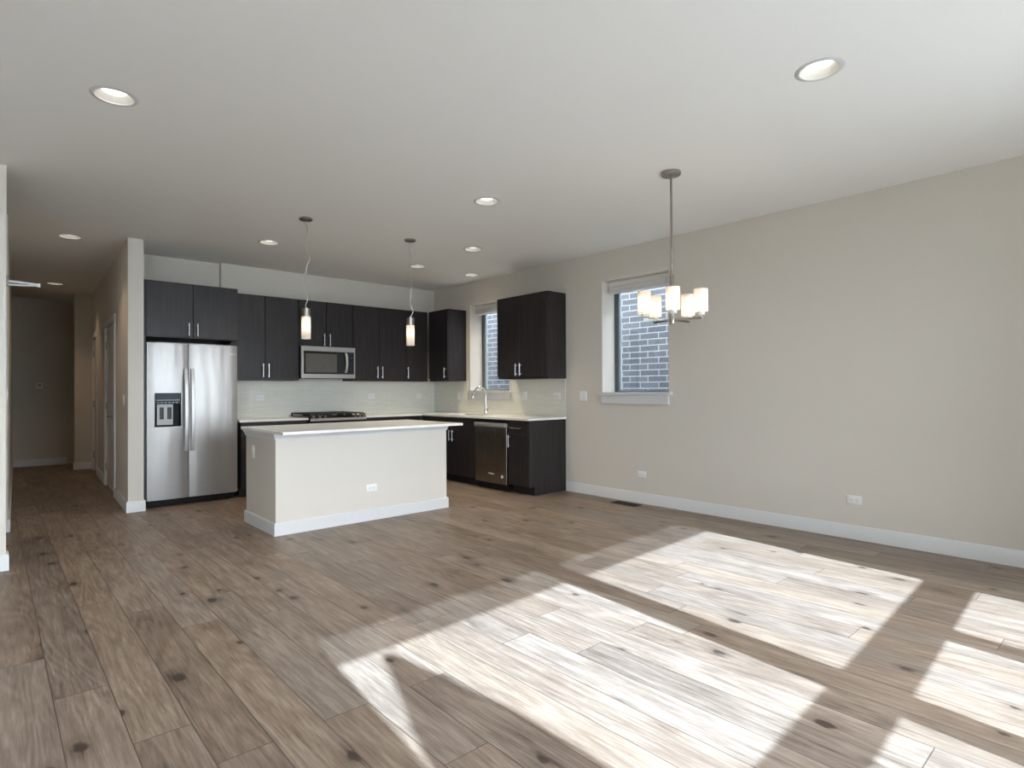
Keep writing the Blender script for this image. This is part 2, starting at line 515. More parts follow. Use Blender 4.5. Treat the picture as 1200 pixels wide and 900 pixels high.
def dup(root, loc, rot=None, label=None):
    r = root.copy(); COL.objects.link(r); r.location = loc
    if rot is not None:
        r.rotation_euler = rot
    if label:
        r['label'] = label
    for ch in list(root.children):
        c = ch.copy(); COL.objects.link(c); c.parent = r
        for g in ch.children:
            d = g.copy(); COL.objects.link(d); d.parent = c
    return r

def text_bm(s, size, depth):
    cu = bpy.data.curves.new('lettering', 'FONT')
    cu.body = s; cu.size = size; cu.extrude = depth; cu.align_x = 'CENTER'; cu.align_y = 'CENTER'
    t = bpy.data.objects.new('lettering', cu)
    COL.objects.link(t)
    dg = bpy.context.evaluated_depsgraph_get()
    me = bpy.data.meshes.new_from_object(t.evaluated_get(dg))
    bm = bmesh.new(); bm.from_mesh(me)
    bpy.data.objects.remove(t); bpy.data.meshes.remove(me); bpy.data.curves.remove(cu)
    return bm

# ---------------------------------------------------------------- key dimensions
XR, YB, CH = 5.32, 7.73, 2.839
TOP, BOT = 2.436, 1.381          # wall cabinets
CT = 0.907                       # counter top
DOWN = [(0.499, 3.74), (3.107, 1.122), (3.136, 3.769), (2.231, 6.329), (4.079, 5.147), (4.963, 6.303), (4.097, 6.316), (0.608, 7.40), (0.702, 10.727)]

# ---------------------------------------------------------------- floor, ceiling
struct('floor', box(B(), -4.2, 5.60, -1.35, 13.0, -0.12, 0.0), 'floor')
def ceiling_bm():
    bm = box(B(), -4.2, 5.62, -1.35, 13.0, CH, CH + 0.25)
    me = bpy.data.meshes.new('ceiling_body'); bm.to_mesh(me); bm.free()
    o = bpy.data.objects.new('ceiling_body', me); COL.objects.link(o)
    cb = B()
    for x, y in DOWN:
        lathe(cb, [(0, CH - 0.05), (0.094, CH - 0.05), (0.094, CH + 0.13), (0, CH + 0.13)], (x, y, 0), 32)
    bmesh.ops.recalc_face_normals(cb, faces=cb.faces)
    cm = bpy.data.meshes.new('cutter'); cb.to_mesh(cm); cb.free()
    c = bpy.data.objects.new('cutter', cm); COL.objects.link(c)
    md = o.modifiers.new('holes', 'BOOLEAN'); md.object = c; md.operation = 'DIFFERENCE'; md.solver = 'EXACT'
    dg = bpy.context.evaluated_depsgraph_get()
    res = bpy.data.meshes.new_from_object(o.evaluated_get(dg))
    out = bmesh.new(); out.from_mesh(res)
    for q in (o, c):
        bpy.data.objects.remove(q)
    return out
struct('ceiling', ceiling_bm(), 'ceiling')

# ---------------------------------------------------------------- walls
W1 = (5.93, 6.80, 1.235, 2.50)   # kitchen window opening (y0, y1, z0, z1)
W2 = (3.425, 4.31, 1.205, 2.50)  # dining window opening
def wr_keep(y, z):
    return not any(a < y < b and c < z < d for a, b, c, d in (W1, W2))
struct('wall_right', cells(B(), [-1.35, W2[0], W2[1], W1[0], W1[1], 8.2], [0.0, W2[2], W1[2], 2.50, CH], wr_keep, 'x', XR, 5.60), 'wall')
# back wall of the kitchen: the part above the refrigerator stands a little further back
struct('wall_back', prism(B(), [(2.14, 7.80), (2.14, YB), (XR, YB), (XR, 8.0), (2.14, 8.0)], 0, CH), 'wall')
struct('wall_alcove', box(B(), 1.20, 2.14, 7.80, 8.0, 0, CH), 'wall')
# wall between kitchen and hallway with two doorways on the hallway side
HP0, HP1 = Vector((1.06, 7.07)), Vector((1.249, 11.62))
HD = (HP1 - HP0).normalized(); HN = Vector((-HD.y, HD.x))      # HN points into the hallway
def hp(s, d=0.0):
    p = HP0 + HD * s + HN * d
    return (p.x, p.y)
D1 = (1.22, 2.30); D2 = (3.62, 4.32)
prism_pts = [hp(0), hp(D1[0]), hp(D1[0], -0.06), hp(D1[1], -0.06), hp(D1[1]), hp(D2[0]), hp(D2[0], -0.06), hp(D2[1], -0.06), hp(D2[1]), hp(4.55), (3.0, 11.62), (3.0, 8.0), (1.20, 8.0), (1.20, 7.07)]
bm = B(); prism(bm, prism_pts, 0, 2.10)
full = [hp(0), hp(4.55), (3.0, 11.62), (3.0, 8.0), (1.20, 8.0), (1.20, 7.07)]
prism(bm, full, 2.10, CH)
struct('wall_hallway', bm, 'wall')
struct('wall_far_side', prism(B(), [(1.012, 11.59), (3.0, 11.59), (3.0, 11.70), (1.012, 11.70)], 0, CH), 'wall')
struct('wall_far', box(B(), -4.2, 5.6, 12.67, 12.9, 0, CH), 'wall')
# left: end of the living room, an opening, then the long hallway wall
struct('wall_left_front', box(B(), -4.2, 0.083, 5.37, 5.50, 0, CH), 'wall')
LP0, LP1 = Vector((0.118, 6.84)), Vector((0.266, 12.68))
struct('wall_left_hall', prism(B(), [(-4.2, 6.84), tuple(LP0), tuple(LP1), (-4.2, 12.68)], 0, CH), 'wall')
struct('wall_left', box(B(), -4.4, -4.2, -1.35, 13.0, -0.1, CH), 'wall')
struct('wall_far_right', box(B(), 5.60, 5.75, 8.2, 13.0, -0.1, CH), 'wall')

# ---------------------------------------------------------------- baseboards
BBH, BBT = 0.115, 0.016
def bb_run(name, pts, flip=1):
    """profiled baseboard along a polyline; the room lies to the left of the walking direction"""
    bm = B()
    prof = [(0, 0), (BBT, 0), (BBT, BBH - 0.012), (BBT * 0.55, BBH), (0, BBH)]
    P = [Vector(p) for p in pts]
    rings = []
    for i, p in enumerate(P):
        d0 = (P[i] - P[i - 1]).normalized() if i else None
        d1 = (P[i + 1] - P[i]).normalized() if i < len(P) - 1 else None
        if d0 is None: d0 = d1
        if d1 is None: d1 = d0
        n0, n1 = Vector((-d0.y, d0.x)), Vector((-d1.y, d1.x))
        nn = (n0 + n1); nn = nn / max(0.2, nn.dot(n0))
        rings.append([bm.verts.new((p.x + nn.x * o, p.y + nn.y * o, z)) for o, z in prof])
    for a, b in zip(rings, rings[1:]):
        for k in range(5):
            j = (k + 1) % 5
            bm.faces.new([a[k], a[j], b[j], b[k]])
    bm.faces.new(rings[0][::-1]); bm.faces.new(rings[-1])
    return struct(name, bm, 'trim')
bb_run('baseboard_right', [(XR, -0.75), (XR, 4.878)])
bb_run('baseboard_pillar', [(1.20, 7.11), (1.20, 7.07), hp(0), hp(1.12)][::1] if False else [hp(1.12), hp(0), (1.20, 7.07), (1.20, 7.12)][::-1])
bb_run('baseboard_hallway', [hp(3.50), hp(2.40)][::-1])
bb_run('baseboard_far', [(1.0, 12.67), (0.27, 12.67)])
bb_run('baseboard_far_side', [(1.24, 11.59), (1.012, 11.59), (1.012, 11.69)])
bb_run('baseboard_left_front', [(0.083, 5.49), (0.083, 5.37), (-4.19, 5.37)])
bb_run('baseboard_left_hall', [tuple(LP1 - Vector((0, 0.03))), tuple(LP0), (-1.5, 6.84)])

# ---------------------------------------------------------------- windows in the right wall
def side_window(n, w, dark_w):
    y0, y1, z0, z1 = w
    win = sempty('window_%d' % n, (5.56, (y0 + y1) / 2, z0))
    f, fb = 0.055, 0.014
    X0, X1 = 5.55, 5.605
    obj('window_frame', cells(B(), [y0, y0 + f, y1 - f, y1], [z0, z0 + fb, z1 - f, z1], lambda u, v: not (y0 + f < u < y1 - f and z0 + fb < v < z1 - f), 'x', X0, X1), 'vinyl', win)
    bm = B()   # opening sash inside the frame
    a, b, c, d = y0 + f, y1 - f, z0 + fb, z1 - f
    s = 0.018
    cells(bm, [a, a + s, b - s, b], [c, c + s, d - s, d], lambda u, v: not (a + s < u < b - s and c + s < v < d - s), 'x', X0 + 0.008, X1 - 0.008)
    obj('sash', bm, 'greyframe', win)
    obj('pane', box(B(), 5.580, 5.586, a + s - 0.004, b - s + 0.004, c + s - 0.004, d - s + 0.004), 'glass', win)
    bm = B()
    prism(bm, [(5.272, y0 - 0.045), (XR - 0.0005, y0 - 0.045), (XR - 0.0005, y0 + 0.0005), (5.549, y0 + 0.0005), (5.549, y1 - 0.0005), (XR - 0.0005, y1 - 0.0005), (XR - 0.0005, y1 + 0.045), (5.272, y1 + 0.045)], z0 - 0.0215, z0 + 0.006)
    obj('sill', bm, 'trim', win)
    obj('apron', box(B(), 5.298, XR, y0 - 0.005, y1 + 0.005, z0 - 0.125, z0 - 0.022, 0.003), 'trim', win)
    return win
side_window(1, W1, 0.06)
side_window(2, W2, 0.03)
def blind(w, label):
    y0, y1, z0, z1 = w
    t = thing('window_blind', label, 'blind', (5.45, (y0 + y1) / 2, z1 - 0.14), 'raised blinds in the side windows')
    obj('headrail', box(B(), 5.42, 5.50, y0 + 0.012, y1 - 0.012, z1 - 0.062, z1 - 0.006, 0.004), 'blind', t)
    bm = B()
    for i in range(5):
        box(bm, 5.424, 5.496, y0 + 0.016, y1 - 0.016, z1 - 0.063 - 0.0105 * (i + 1), z1 - 0.0645 - 0.0105 * i, 0.002)
    obj('fabric_stack', bm, 'blind', t)
    obj('bottom_rail', box(B(), 5.421, 5.499, y0 + 0.014, y1 - 0.014, z1 - 0.136, z1 - 0.117, 0.003), 'trim', t)
blind(W1, 'white blind raised to the top of the kitchen sink window')
blind(W2, 'white blind raised to the top of the window behind the chandelier')

# ---------------------------------------------------------------- window wall behind the camera, and outdoors
WW = Matrix.Translation((3.03, -0.9, 0)) @ Matrix.Rotation(0.05, 4, 'Z')
def ww(o):
    o.matrix_world = WW
    return o
OPEN = [(-0.50, 1.345), (-2.31, -0.56), (-6.30, -3.70)]  # last opening is an extra window, added to light the left side
Z0, Z1 = 0.29, 2.51
def keep_w(u, z):
    return not any(a < u < b and Z0 < z < Z1 for a, b in OPEN)
ww(struct('wall_front', cells(B(), [-7.6, -6.30, -3.70, -2.31, -0.56, -0.50, 1.345, 2.75], [-0.1, Z0, Z1, CH + 0.1], keep_w, 'y', -0.10, 0.06), 'wall'))
for k, (a, b) in enumerate(OPEN):
    w = sempty('window_%d' % (3 + k), (0, 0, 0))
    us = [a, -0.43, 0.31, 0.48, 1.284, b] if k == 0 else [a, -2.24, -1.50, -1.35, -0.63, b] if k == 1 else [a, -6.23, -5.08, -4.92, -3.77, b]
    zs = [Z0, 0.36, 1.043, 1.192, 2.45, Z1]
    def fk(u, z, us=us, zs=zs):
        low = zs[1] < z < zs[2] and (us[1] < u < us[2] or us[3] < u < us[4])
        high = zs[3] < z < 2.49 and us[1] < u < us[4]
        return not (low or high)
    obj('window_frame', cells(B(), us, [Z0, 0.36, 1.043, 1.192, 2.49, Z1], fk, 'y', -0.025, 0.02), 'trim', w)
    bm = B()
    for (p, q, r, s) in ((us[1], us[2], zs[1], zs[2]), (us[3], us[4], zs[1], zs[2]), (us[1], us[4], zs[3], 2.49)):
        box(bm, p - 0.01, q + 0.01, -0.006, 0.0, r - 0.01, s + 0.01)
    obj('pane', bm, 'glass', w)
    ww(w)
    t = thing('roller_shade', ('sheer roller shade pulled a hand down in the %s tall window behind the camera' % ('wider', 'narrower', 'added extra-wide')[k]), 'shade', (0, 0, 0), 'sheer shades behind the camera')
    obj('fabric', box(B(), us[1] - 0.02, us[4] + 0.02, 0.03, 0.032, 2.225, 2.47), 'roller', t)
    obj('roller', cyl(B(), (us[1] - 0.02, 0.034, 2.485), (us[4] + 0.02, 0.034, 2.485), 0.018), 'trim', t)
    ww(t)
# daylight portals in the two big windows and the added one (sampling aid only, they emit nothing of their own)
for a, b in OPEN:
    pl = bpy.data.lights.new('portal', 'AREA'); pl.shape = 'RECTANGLE'; pl.size = b - a; pl.size_y = Z1 - Z0
    pl.cycles.is_portal = True
    po = bpy.data.objects.new('portal', pl); COL.objects.link(po)
    po.matrix_world = WW @ Matrix.Translation(((a + b) / 2, -0.12, (Z0 + Z1) / 2)) @ Matrix.Rotation(PI / 2, 4, 'X')
for (y0, y1, z0, z1) in (W1, W2):
    pl = bpy.data.lights.new('portal', 'AREA'); pl.shape = 'RECTANGLE'; pl.size = y1 - y0; pl.size_y = z1 - z0
    pl.cycles.is_portal = True
    po = bpy.data.objects.new('portal', pl); COL.objects.link(po)
    po.matrix_world = Matrix.Translation((5.62, (y0 + y1) / 2, (z0 + z1) / 2)) @ Matrix.Rotation(PI / 2, 4, 'Z') @ Matrix.Rotation(PI / 2, 4, 'X')

struct('ground', box(B(), -40, 40, -45, 30, -0.5, -0.16), 'ground')
bw_ = struct('exterior_brick_wall', box(B(), 6.75, 7.0, -2.5, 16, -0.16, 3.9), 'brick')
struct('added_skylight_blocker', box(B(), -0.60, -0.35, -8.0, -1.25, -0.16, 6.5), 'brick')  # unseen wall added to keep skylight off the right wall
# slim evergreen outside the big windows; it throws the tapering shadow on the floor
ev = thing('evergreen_shrub', 'slim pointed evergreen standing outside the tall windows', 'shrub', (0.905, -2.2, -0.16))
prof = [(0, 3.0), (0.03, 2.97), (0.06, 2.88), (0.10, 2.77), (0.165, 2.58), (0.21, 2.45), (0.255, 2.2), (0.29, 1.8), (0.32, 1.2), (0.33, 0.7), (0.25, 0.3), (0, 0.2)]
bm = B(); lathe(bm, prof, (0.905, -2.2, 0), 40)
for v in bm.verts:
    a = math.atan2(v.co.y + 2.2, v.co.x - 0.905)
    k = 1 + 0.06 * math.sin(7 * a + 5 * v.co.z) + 0.04 * math.sin(13 * a - 9 * v.co.z)
    v.co.x = 0.905 + (v.co.x - 0.905) * k; v.co.y = -2.2 + (v.co.y + 2.2) * k
obj('foliage', bm, 'needle', ev)
obj('trunk', cyl(B(), (0.905, -2.2, -0.16), (0.905, -2.2, 0.4), 0.04), 'bark', ev)

# ---------------------------------------------------------------- hallway doors
def hall_door(n, d, lever):
    s0, s1 = d
    rt = sempty('door_%d' % n, (*hp(s0, 0), 0))
    H = 2.08
    # leaf as a rotated slab
    def slab(bm, a, b, d0, d1, z0, z1):
        prism(bm, [hp(a, d0), hp(b, d0), hp(b, d1), hp(a, d1)], z0, z1)
    bm = B(); slab(bm, s0 + 0.004, s1 - 0.004, -0.050, -0.012, 0.012, H)
    obj('door_leaf', bm, 'door', rt)
    bm = B()
    for (za, zb) in ((0.22, 0.95), (1.12, 1.92)):
        a, b = s0 + 0.14, s1 - 0.14
        slab(bm, a, b, -0.012, -0.008, za, za + 0.012); slab(bm, a, b, -0.012, -0.008, zb - 0.012, zb)
        slab(bm, a, a + 0.012, -0.012, -0.008, za + 0.012, zb - 0.012); slab(bm, b - 0.012, b, -0.012, -0.008, za + 0.012, zb - 0.012)
    obj('panel_moulding', bm, 'door', rt)
    bm = B()
    slab(bm, s0 - 0.09, s0, 0, 0.016, 0, H + 0.09); slab(bm, s1, s1 + 0.09, 0, 0.016, 0, H + 0.09); slab(bm, s0, s1, 0, 0.016, H + 0.02, H + 0.09)
    obj('casing', bm, 'trim', rt)
    for z in (0.25, 1.06, 1.86):
        bm = B(); x, y = hp(s1 - 0.004, -0.004); cyl(bm, (x, y, z - 0.05), (x, y, z + 0.05), 0.008)
        obj('hinge', bm, 'nickel', rt)
    if lever:
        bm = B()
        x, y = hp(s0 + 0.07, -0.012); x2, y2 = hp(s0 + 0.07, 0.05); x3, y3 = hp(s0 + 0.19, 0.055)
        cyl(bm, (x, y, 0.95), (*hp(s0 + 0.07, -0.002), 0.95), 0.028)
        tube(bm, [(x, y, 0.95), (x2, y2, 0.95), (*hp(s0 + 0.085, 0.056), 0.95), (x3, y3, 0.95)], 0.010)
        obj('handle', bm, 'nickel', rt)
hall_door(1, D1, True)
hall_door(2, D2, False)

# slim folding metal arm on the end of the left wall
t = thing('swing_rod', 'slim shiny double metal arm jutting out above head height from the hallway opening', 'metal arm', (0.083, 5.44, 2.03))
obj('bracket', box(B(), 0.083, 0.096, 5.42, 5.46, 2.00, 2.075, 0.003), 'nickel', t)
bm = B(); tube(bm, [(0.09, 5.44, 2.036), (0.16, 5.44, 2.034), (0.262, 5.44, 2.027)], 0.010); obj('upper_rod', bm, 'pull', t)
bm = B(); tube(bm, [(0.09, 5.44, 2.012), (0.18, 5.44, 2.014), (0.262, 5.44, 2.022)], 0.007); obj('lower_rod', bm, 'pull', t)
obj('pivot', lathe(B(), [(0, 2.010), (0.011, 2.010), (0.011, 2.038), (0, 2.038)], (0.264, 5.44, 0), 16), 'pull', t)

# ---------------------------------------------------------------- backsplash
def bs_keep(y, z):
    return not (W1[0] - 0.05 < y < W1[1] + 0.05 and z > W1[2] - 0.13)
struct('backsplash_right', cells(B(), [4.885, W1[0] - 0.05, W1[1] + 0.05, YB], [CT, W1[2] - 0.13, BOT], bs_keep, 'x', XR - 0.010, XR), 'tile')
struct('backsplash_back', box(B(), 2.15, XR - 0.010, YB - 0.010, YB, CT, BOT), 'tile')

# ---------------------------------------------------------------- cabinets
def bar_pull(p0, p1, out, parent, r=0.006):
    """bar handle from p0 to p1, standing off along out"""
    bm = B()
    p0, p1, out = Vector(p0), Vector(p1), Vector(out)
    d = (p1 - p0).normalized()
    cyl(bm, p0 + out * 0.032, p1 + out * 0.032, r, 12)
    for q in (p0 + d * 0.022, p1 - d * 0.022):
        cyl(bm, q + out * 0.0005, q + out * 0.032, r * 0.8, 10)
    return obj('handle', bm, 'bar', parent)

def door_y(par, x0, x1, z0, z1, yf, hx=None, hz=None, name='door'):
    """door facing -Y with its face at yf"""
    d = obj(name, box(B(), x0, x1, yf, yf + 0.019, z0, z1, 0.0015), 'wood', par, at=((x0 + x1) / 2, yf, z0))
    if hx is not None:
        bar_pull((hx, yf, hz[0]), (hx, yf, hz[1]), (0, -1, 0), d)
    return d

def door_x(par, y0, y1, z0, z1, xf, hy=None, hz=None, name='door', horizontal=False):
    d = obj(name, box(B(), xf, xf + 0.019, y0, y1, z0, z1, 0.0015), 'wood', par, at=(xf, (y0 + y1) / 2, z0))
    if hy is not None:
        if horizontal:
            bar_pull((xf, hy[0], hz), (xf, hy[1], hz), (-1, 0, 0), d)
        else:
            bar_pull((xf, hy, hz[0]), (xf, hy, hz[1]), (-1, 0, 0), d)
    return d

YU = 7.40
def upper_y(label, x0, x1, z0, split, handles, hz, rail=True, yb=YB - 0.002, yf=YU, g='dark wall cabinets'):
    t = thing('wall_cabinet', label, 'cabinet', ((x0 + x1) / 2, yb - 0.16, z0), g)
    obj('carcass', box(B(), x0 + 0.0006, x1 - 0.0006, yf + 0.0225, yb, z0, TOP - 0.003), 'wood', t)
    dz = z0 + (0.033 if rail else 0.004)
    xs = [x0] + split + [x1]
    for i in range(len(xs) - 1):
        h = handles[i]
        door_y(t, xs[i] + 0.003, xs[i + 1] - 0.003, dz, TOP - 0.004, yf, h, hz)
    if rail:
        obj('light_rail', box(B(), x0 + 0.001, x1 - 0.001, yf + 0.004, yf + 0.020, z0, z0 + 0.030), 'wood', t)
    return t
upper_y('dark wall cabinet between the refrigerator cabinet and the microwave', 2.153, 2.984, BOT, [2.560], [2.525, 2.594], (1.418, 1.588))
upper_y('short dark wall cabinet directly above the microwave', 2.986, 3.742, 1.836, [3.360], [3.320, 3.398], (1.842, 2.004), rail=False)
upper_y('dark two-door wall cabinet just past the microwave, behind the second pendant', 3.744, 4.580, BOT, [4.148], [4.110, 4.187], (1.420, 1.588))
t = upper_y('narrow dark single-door wall cabinet next to the inside corner', 4.582, 4.972, BOT, [], [4.612], (1.422, 1.592))

XC = 4.995
def upper_x(label, y0, y1, split, handles, hz, end):
    t = thing('wall_cabinet', label, 'cabinet', (XR - 0.16, (y0 + y1) / 2, BOT), 'dark wall cabinets')
    obj('carcass', box(B(), XC + 0.020, XR - 0.002, y0 + 0.017, y1, BOT, TOP - 0.003), 'wood', t)
    obj('end_panel', box(B(), XC + 0.003, XR - 0.002, y0, y0 + 0.016, BOT, TOP - 0.001, 0.001), 'wood', t)
    ys = [y0 + 0.004] + split + [y1]
    for i in range(len(ys) - 1):
        door_x(t, ys[i] + 0.003, ys[i + 1] - 0.003, BOT + 0.033, TOP - 0.004, XC - 0.017, handles[i], hz)
    obj('light_rail', box(B(), XC + 0.003, XC + 0.0195, y0 + 0.017, y1 - 0.001, BOT, BOT + 0.030), 'wood', t)
    return t
t = upper_x('narrow dark wall cabinet in the corner beside the sink window', 6.89, 7.376, [], [6.94], (1.426, 1.578), True)
upper_x('dark two-door wall cabinet beside the sink window, above the dishwasher', 4.875, 5.785, [5.362], [5.325, 5.403], (1.424, 1.576), True)
# deep cabinet over the refrigerator
t = thing('refrigerator_cabinet', 'deep dark cabinet above the refrigerator with a side panel to the floor', 'cabinet', (1.68, 7.45, 1.83))
FY = 7.115
obj('carcass', box(B(), 1.228, 2.150, FY + 0.020, 7.797, 1.832, TOP), 'wood', t)
obj('side_panel', box(B(), 1.203, 1.227, FY + 0.012, 7.797, 0.0, TOP), 'wood', t)
door_y(t, 1.230, 1.677, 1.838, TOP - 0.003, FY, 1.634, (1.857, 1.997))
door_y(t, 1.681, 2.148, 1.838, TOP - 0.003, FY, 1.720, (1.857, 1.997))

# ---------------------------------------------------------------- base cabinets
XF = 4.69
BZ = 0.882       # underside of the counter
def base_y(label, x0, x1, split, handles):
    t = thing('base_cabinet', label, 'cabinet', ((x0 + x1) / 2, 7.42, 0), 'dark base cabinets')
    bm = B(); box(bm, x0, x1, 7.141, YB - 0.002, 0.10, BZ); obj('carcass', bm, 'wood', t)
    obj('toe_kick', box(B(), x0, x1, 7.20, 7.215, 0, 0.10), 'gap', t)
    xs = [x0] + split + [x1]
    for i in range(len(xs) - 1):
        cx = (xs[i] + xs[i + 1]) / 2
        d = obj('drawer', box(B(), xs[i] + 0.003, xs[i + 1] - 0.003, 7.121, 7.140, 0.722, 0.862, 0.0015), 'wood', t, at=(cx, 7.121, 0.722))
        bar_pull((cx - 0.085, 7.121, 0.79), (cx + 0.085, 7.121, 0.79), (0, -1, 0), d)
        door_y(t, xs[i] + 0.003, xs[i + 1] - 0.003, 0.106, 0.717, 7.121, handles[i], (0.555, 0.71))
base_y('dark base cabinet between the refrigerator and the gas range', 2.185, 2.978, [2.58], [2.545, 2.615])
base_y('dark base cabinet between the gas range and the inside corner', 3.762, 4.64, [4.2], [4.165, 4.235])
def toe_x(t, y0, y1):
    obj('toe_kick', box(B(), XF + 0.087, XF + 0.10, y0, y1, 0, 0.10), 'gap', t)
# end cabinet with drawer over door
t = thing('base_cabinet', 'dark cabinet with a drawer over a door, beyond the dishwasher at the worktop end', 'cabinet', (5.0, 5.07, 0), 'dark base cabinets')
obj('carcass', box(B(), XF + 0.021, XR - 0.002, 4.906, 5.256, 0.10, BZ), 'wood', t)
bm = B()
pts = [(XF + 0.003, 0.10), (XF + 0.087, 0.10), (XF + 0.087, 0.0), (XR - 0.002, 0.0), (XR - 0.002, BZ), (XF + 0.003, BZ)]
a = [bm.verts.new((x, 4.889, z)) for x, z in pts]; b = [bm.verts.new((x, 4.905, z)) for x, z in pts]
bm.faces.new(a); bm.faces.new(b[::-1])
for i in range(6):
    j = (i + 1) % 6
    bm.faces.new([a[i], a[j], b[j], b[i]])
obj('end_panel', bm, 'wood', t)
door_x(t, 4.893, 5.250, 0.722, 0.866, XF, (5.01, 5.19), 0.790, 'drawer', True)
door_x(t, 4.893, 5.250, 0.106, 0.717, XF, 5.222, (0.554, 0.702))
toe_x(t, 4.906, 5.256)
# sink cabinet
t = thing('base_cabinet', 'dark two-door cabinet under the sink, beside the dishwasher', 'cabinet', (5.0, 6.35, 0), 'dark base cabinets')
bm = B(); box(bm, XF + 0.021, XR - 0.002, 5.874, 7.10, 0.10, 0.64); box(bm, XF + 0.021, XF + 0.04, 5.874, 7.10, 0.641, BZ)
obj('carcass', bm, 'wood', t)
obj('false_front', box(B(), XF, XF + 0.019, 5.878, 6.90, 0.722, 0.866, 0.0015), 'wood', t)
door_x(t, 5.878, 6.394, 0.106, 0.717, XF, 6.360, (0.557, 0.709))
door_x(t, 6.398, 6.90, 0.106, 0.717, XF, 6.434, (0.560, 0.711))
obj('filler', box(B(), XF, XF + 0.019, 6.903, 7.10, 0.106, 0.866), 'wood', t)
toe_x(t, 5.874, 7.10)

# ---------------------------------------------------------------- counter with undermount sink and faucet
SK = (4.80, 5.16, 6.00, 6.72)
def ctr_keep(x, y):
    if SK[0] < x < SK[1] and SK[2] < y < SK[3]:
        return False
    if 2.980 < x < 3.758 and y > 7.0:
        return False
    return (x > 4.662) or (y > 7.092)
bm = cells(B(), [2.162, 2.980, 3.758, 4.662, SK[0], SK[1], XR - 0.011], [4.868, SK[2], SK[3], 7.092, YB - 0.011], ctr_keep, 'z', BZ + 0.0005, CT)
tag(obj('countertop', bm, 'quartz', None, at=(5.0, 6.0, CT)), 'white quartz worktop running around the kitchen corner over the dark base cabinets', 'countertop')
t = thing('sink', 'steel sink basin let into the white worktop under the window', 'sink', (4.98, 6.36, 0.70))
bm = cells(B(), [SK[0] - 0.01, SK[0], SK[1], SK[1] + 0.01], [SK[2] - 0.01, SK[2], SK[3], SK[3] + 0.01], lambda x, y: not (SK[0] < x < SK[1] and SK[2] < y < SK[3]), 'z', 0.70, BZ)
box(bm, SK[0] - 0.01, SK[1] + 0.01, SK[2] - 0.01, SK[3] + 0.01, 0.69, 0.70)
obj('basin', bm, 'steel', t)
obj('drain', lathe(B(), [(0, 0.700), (0.045, 0.700), (0.045, 0.703), (0.03, 0.704), (0, 0.701)], (4.98, 6.36, 0), 24), 'chrome', t)
FX, FYY = 5.215, 6.31
t = thing('faucet', 'chrome gooseneck kitchen faucet standing before the sink window', 'faucet', (FX, FYY, CT))
bm = B(); lathe(bm, [(0, CT + 0.0005), (0.030, CT + 0.0005), (0.030, CT + 0.008), (0.022, CT + 0.014), (0.020, CT + 0.075), (0.018, CT + 0.085), (0, CT + 0.086)], (FX, FYY, 0), 20)
obj('base', bm, 'chrome', t)
path = [(FX, FYY, CT + 0.07), (FX, FYY, 1.13), (FX, FYY, 1.18)]
R = 0.105
for i in range(1, 13):
    a = PI * i / 12 * 0.93
    path.append((FX - R + R * math.cos(a), FYY, 1.185 + R * math.sin(a)))
bm = B(); tube(bm, path, 0.012, 12); obj('spout', bm, 'chrome', t)
e = Vector(path[-1]); dr = (Vector(path[-1]) - Vector(path[-2])).normalized()
bm = B(); tube(bm, [e - dr * 0.002, e + dr * 0.012, e + dr * 0.075, e + dr * 0.083], [0.012, 0.0155, 0.0175, 0.014], 14); obj('spray_head', bm, 'chrome', t)
bm = B(); tube(bm, [(FX, FYY - 0.015, CT + 0.055), (FX, FYY - 0.040, CT + 0.058), (FX + 0.003, FYY - 0.062, CT + 0.085), (FX + 0.005, FYY - 0.070, CT + 0.115)], [0.012, 0.011, 0.007, 0.006], 10); obj('lever', bm, 'chrome', t)

# ---------------------------------------------------------------- dishwasher
t = thing('dishwasher', 'dark stainless dishwasher with bright steel handle strip under the worktop', 'dishwasher', (4.98, 5.565, 0))
DY0, DY1 = 5.262, 5.866
obj('tub', box(B(), 4.705, XR - 0.01, DY0 + 0.003, DY1 - 0.003, 0.09, BZ - 0.004), 'dark', t)
obj('door', box(B(), 4.668, 4.704, DY0, DY1, 0.090, 0.782, 0.003), 'dwsteel', t)
obj('control_strip', box(B(), 4.678, 4.704, DY0, DY1, 0.838, 0.868, 0.002), 'dark', t)
bm = B()
n = 14
for s in range(n):      # pocket handle: bowed bar
    pass
box(bm, 4.646, 4.704, DY0, DY1, 0.784, 0.836, 0.008, 2)
obj('handle', bm, 'steel', t)
bm = B(); box(bm, 4.706, 4.72, DY0 + 0.01, DY1 - 0.01, 0.012, 0.088); obj('kick_plate', bm, 'dark', t)
def lettering(s, size, origin, u, v, mat, parent, name='lettering'):
    bm = text_bm(s, size, 0.0006)
    u, v = Vector(u), Vector(v); w = u.cross(v)
    M3 = Matrix((u, v, w)).transposed().to_4x4(); M3.translation = Vector(origin)
    bm.transform(M3)
    return obj(name, bm, mat, parent)
lettering('Whirlpool', 0.026, (4.6668, 5.55, 0.205), (0, -1, 0), (0, 0, 1), 'logo', t, 'logo')
bm = B(); lathe(bm, [(0, -0.0006), (0.021, -0.0006), (0.021, 0.0004), (0, 0.0004)], (4.6672, 5.345, 0.185), 20, 'x'); obj('sticker', bm, 'logo', t)

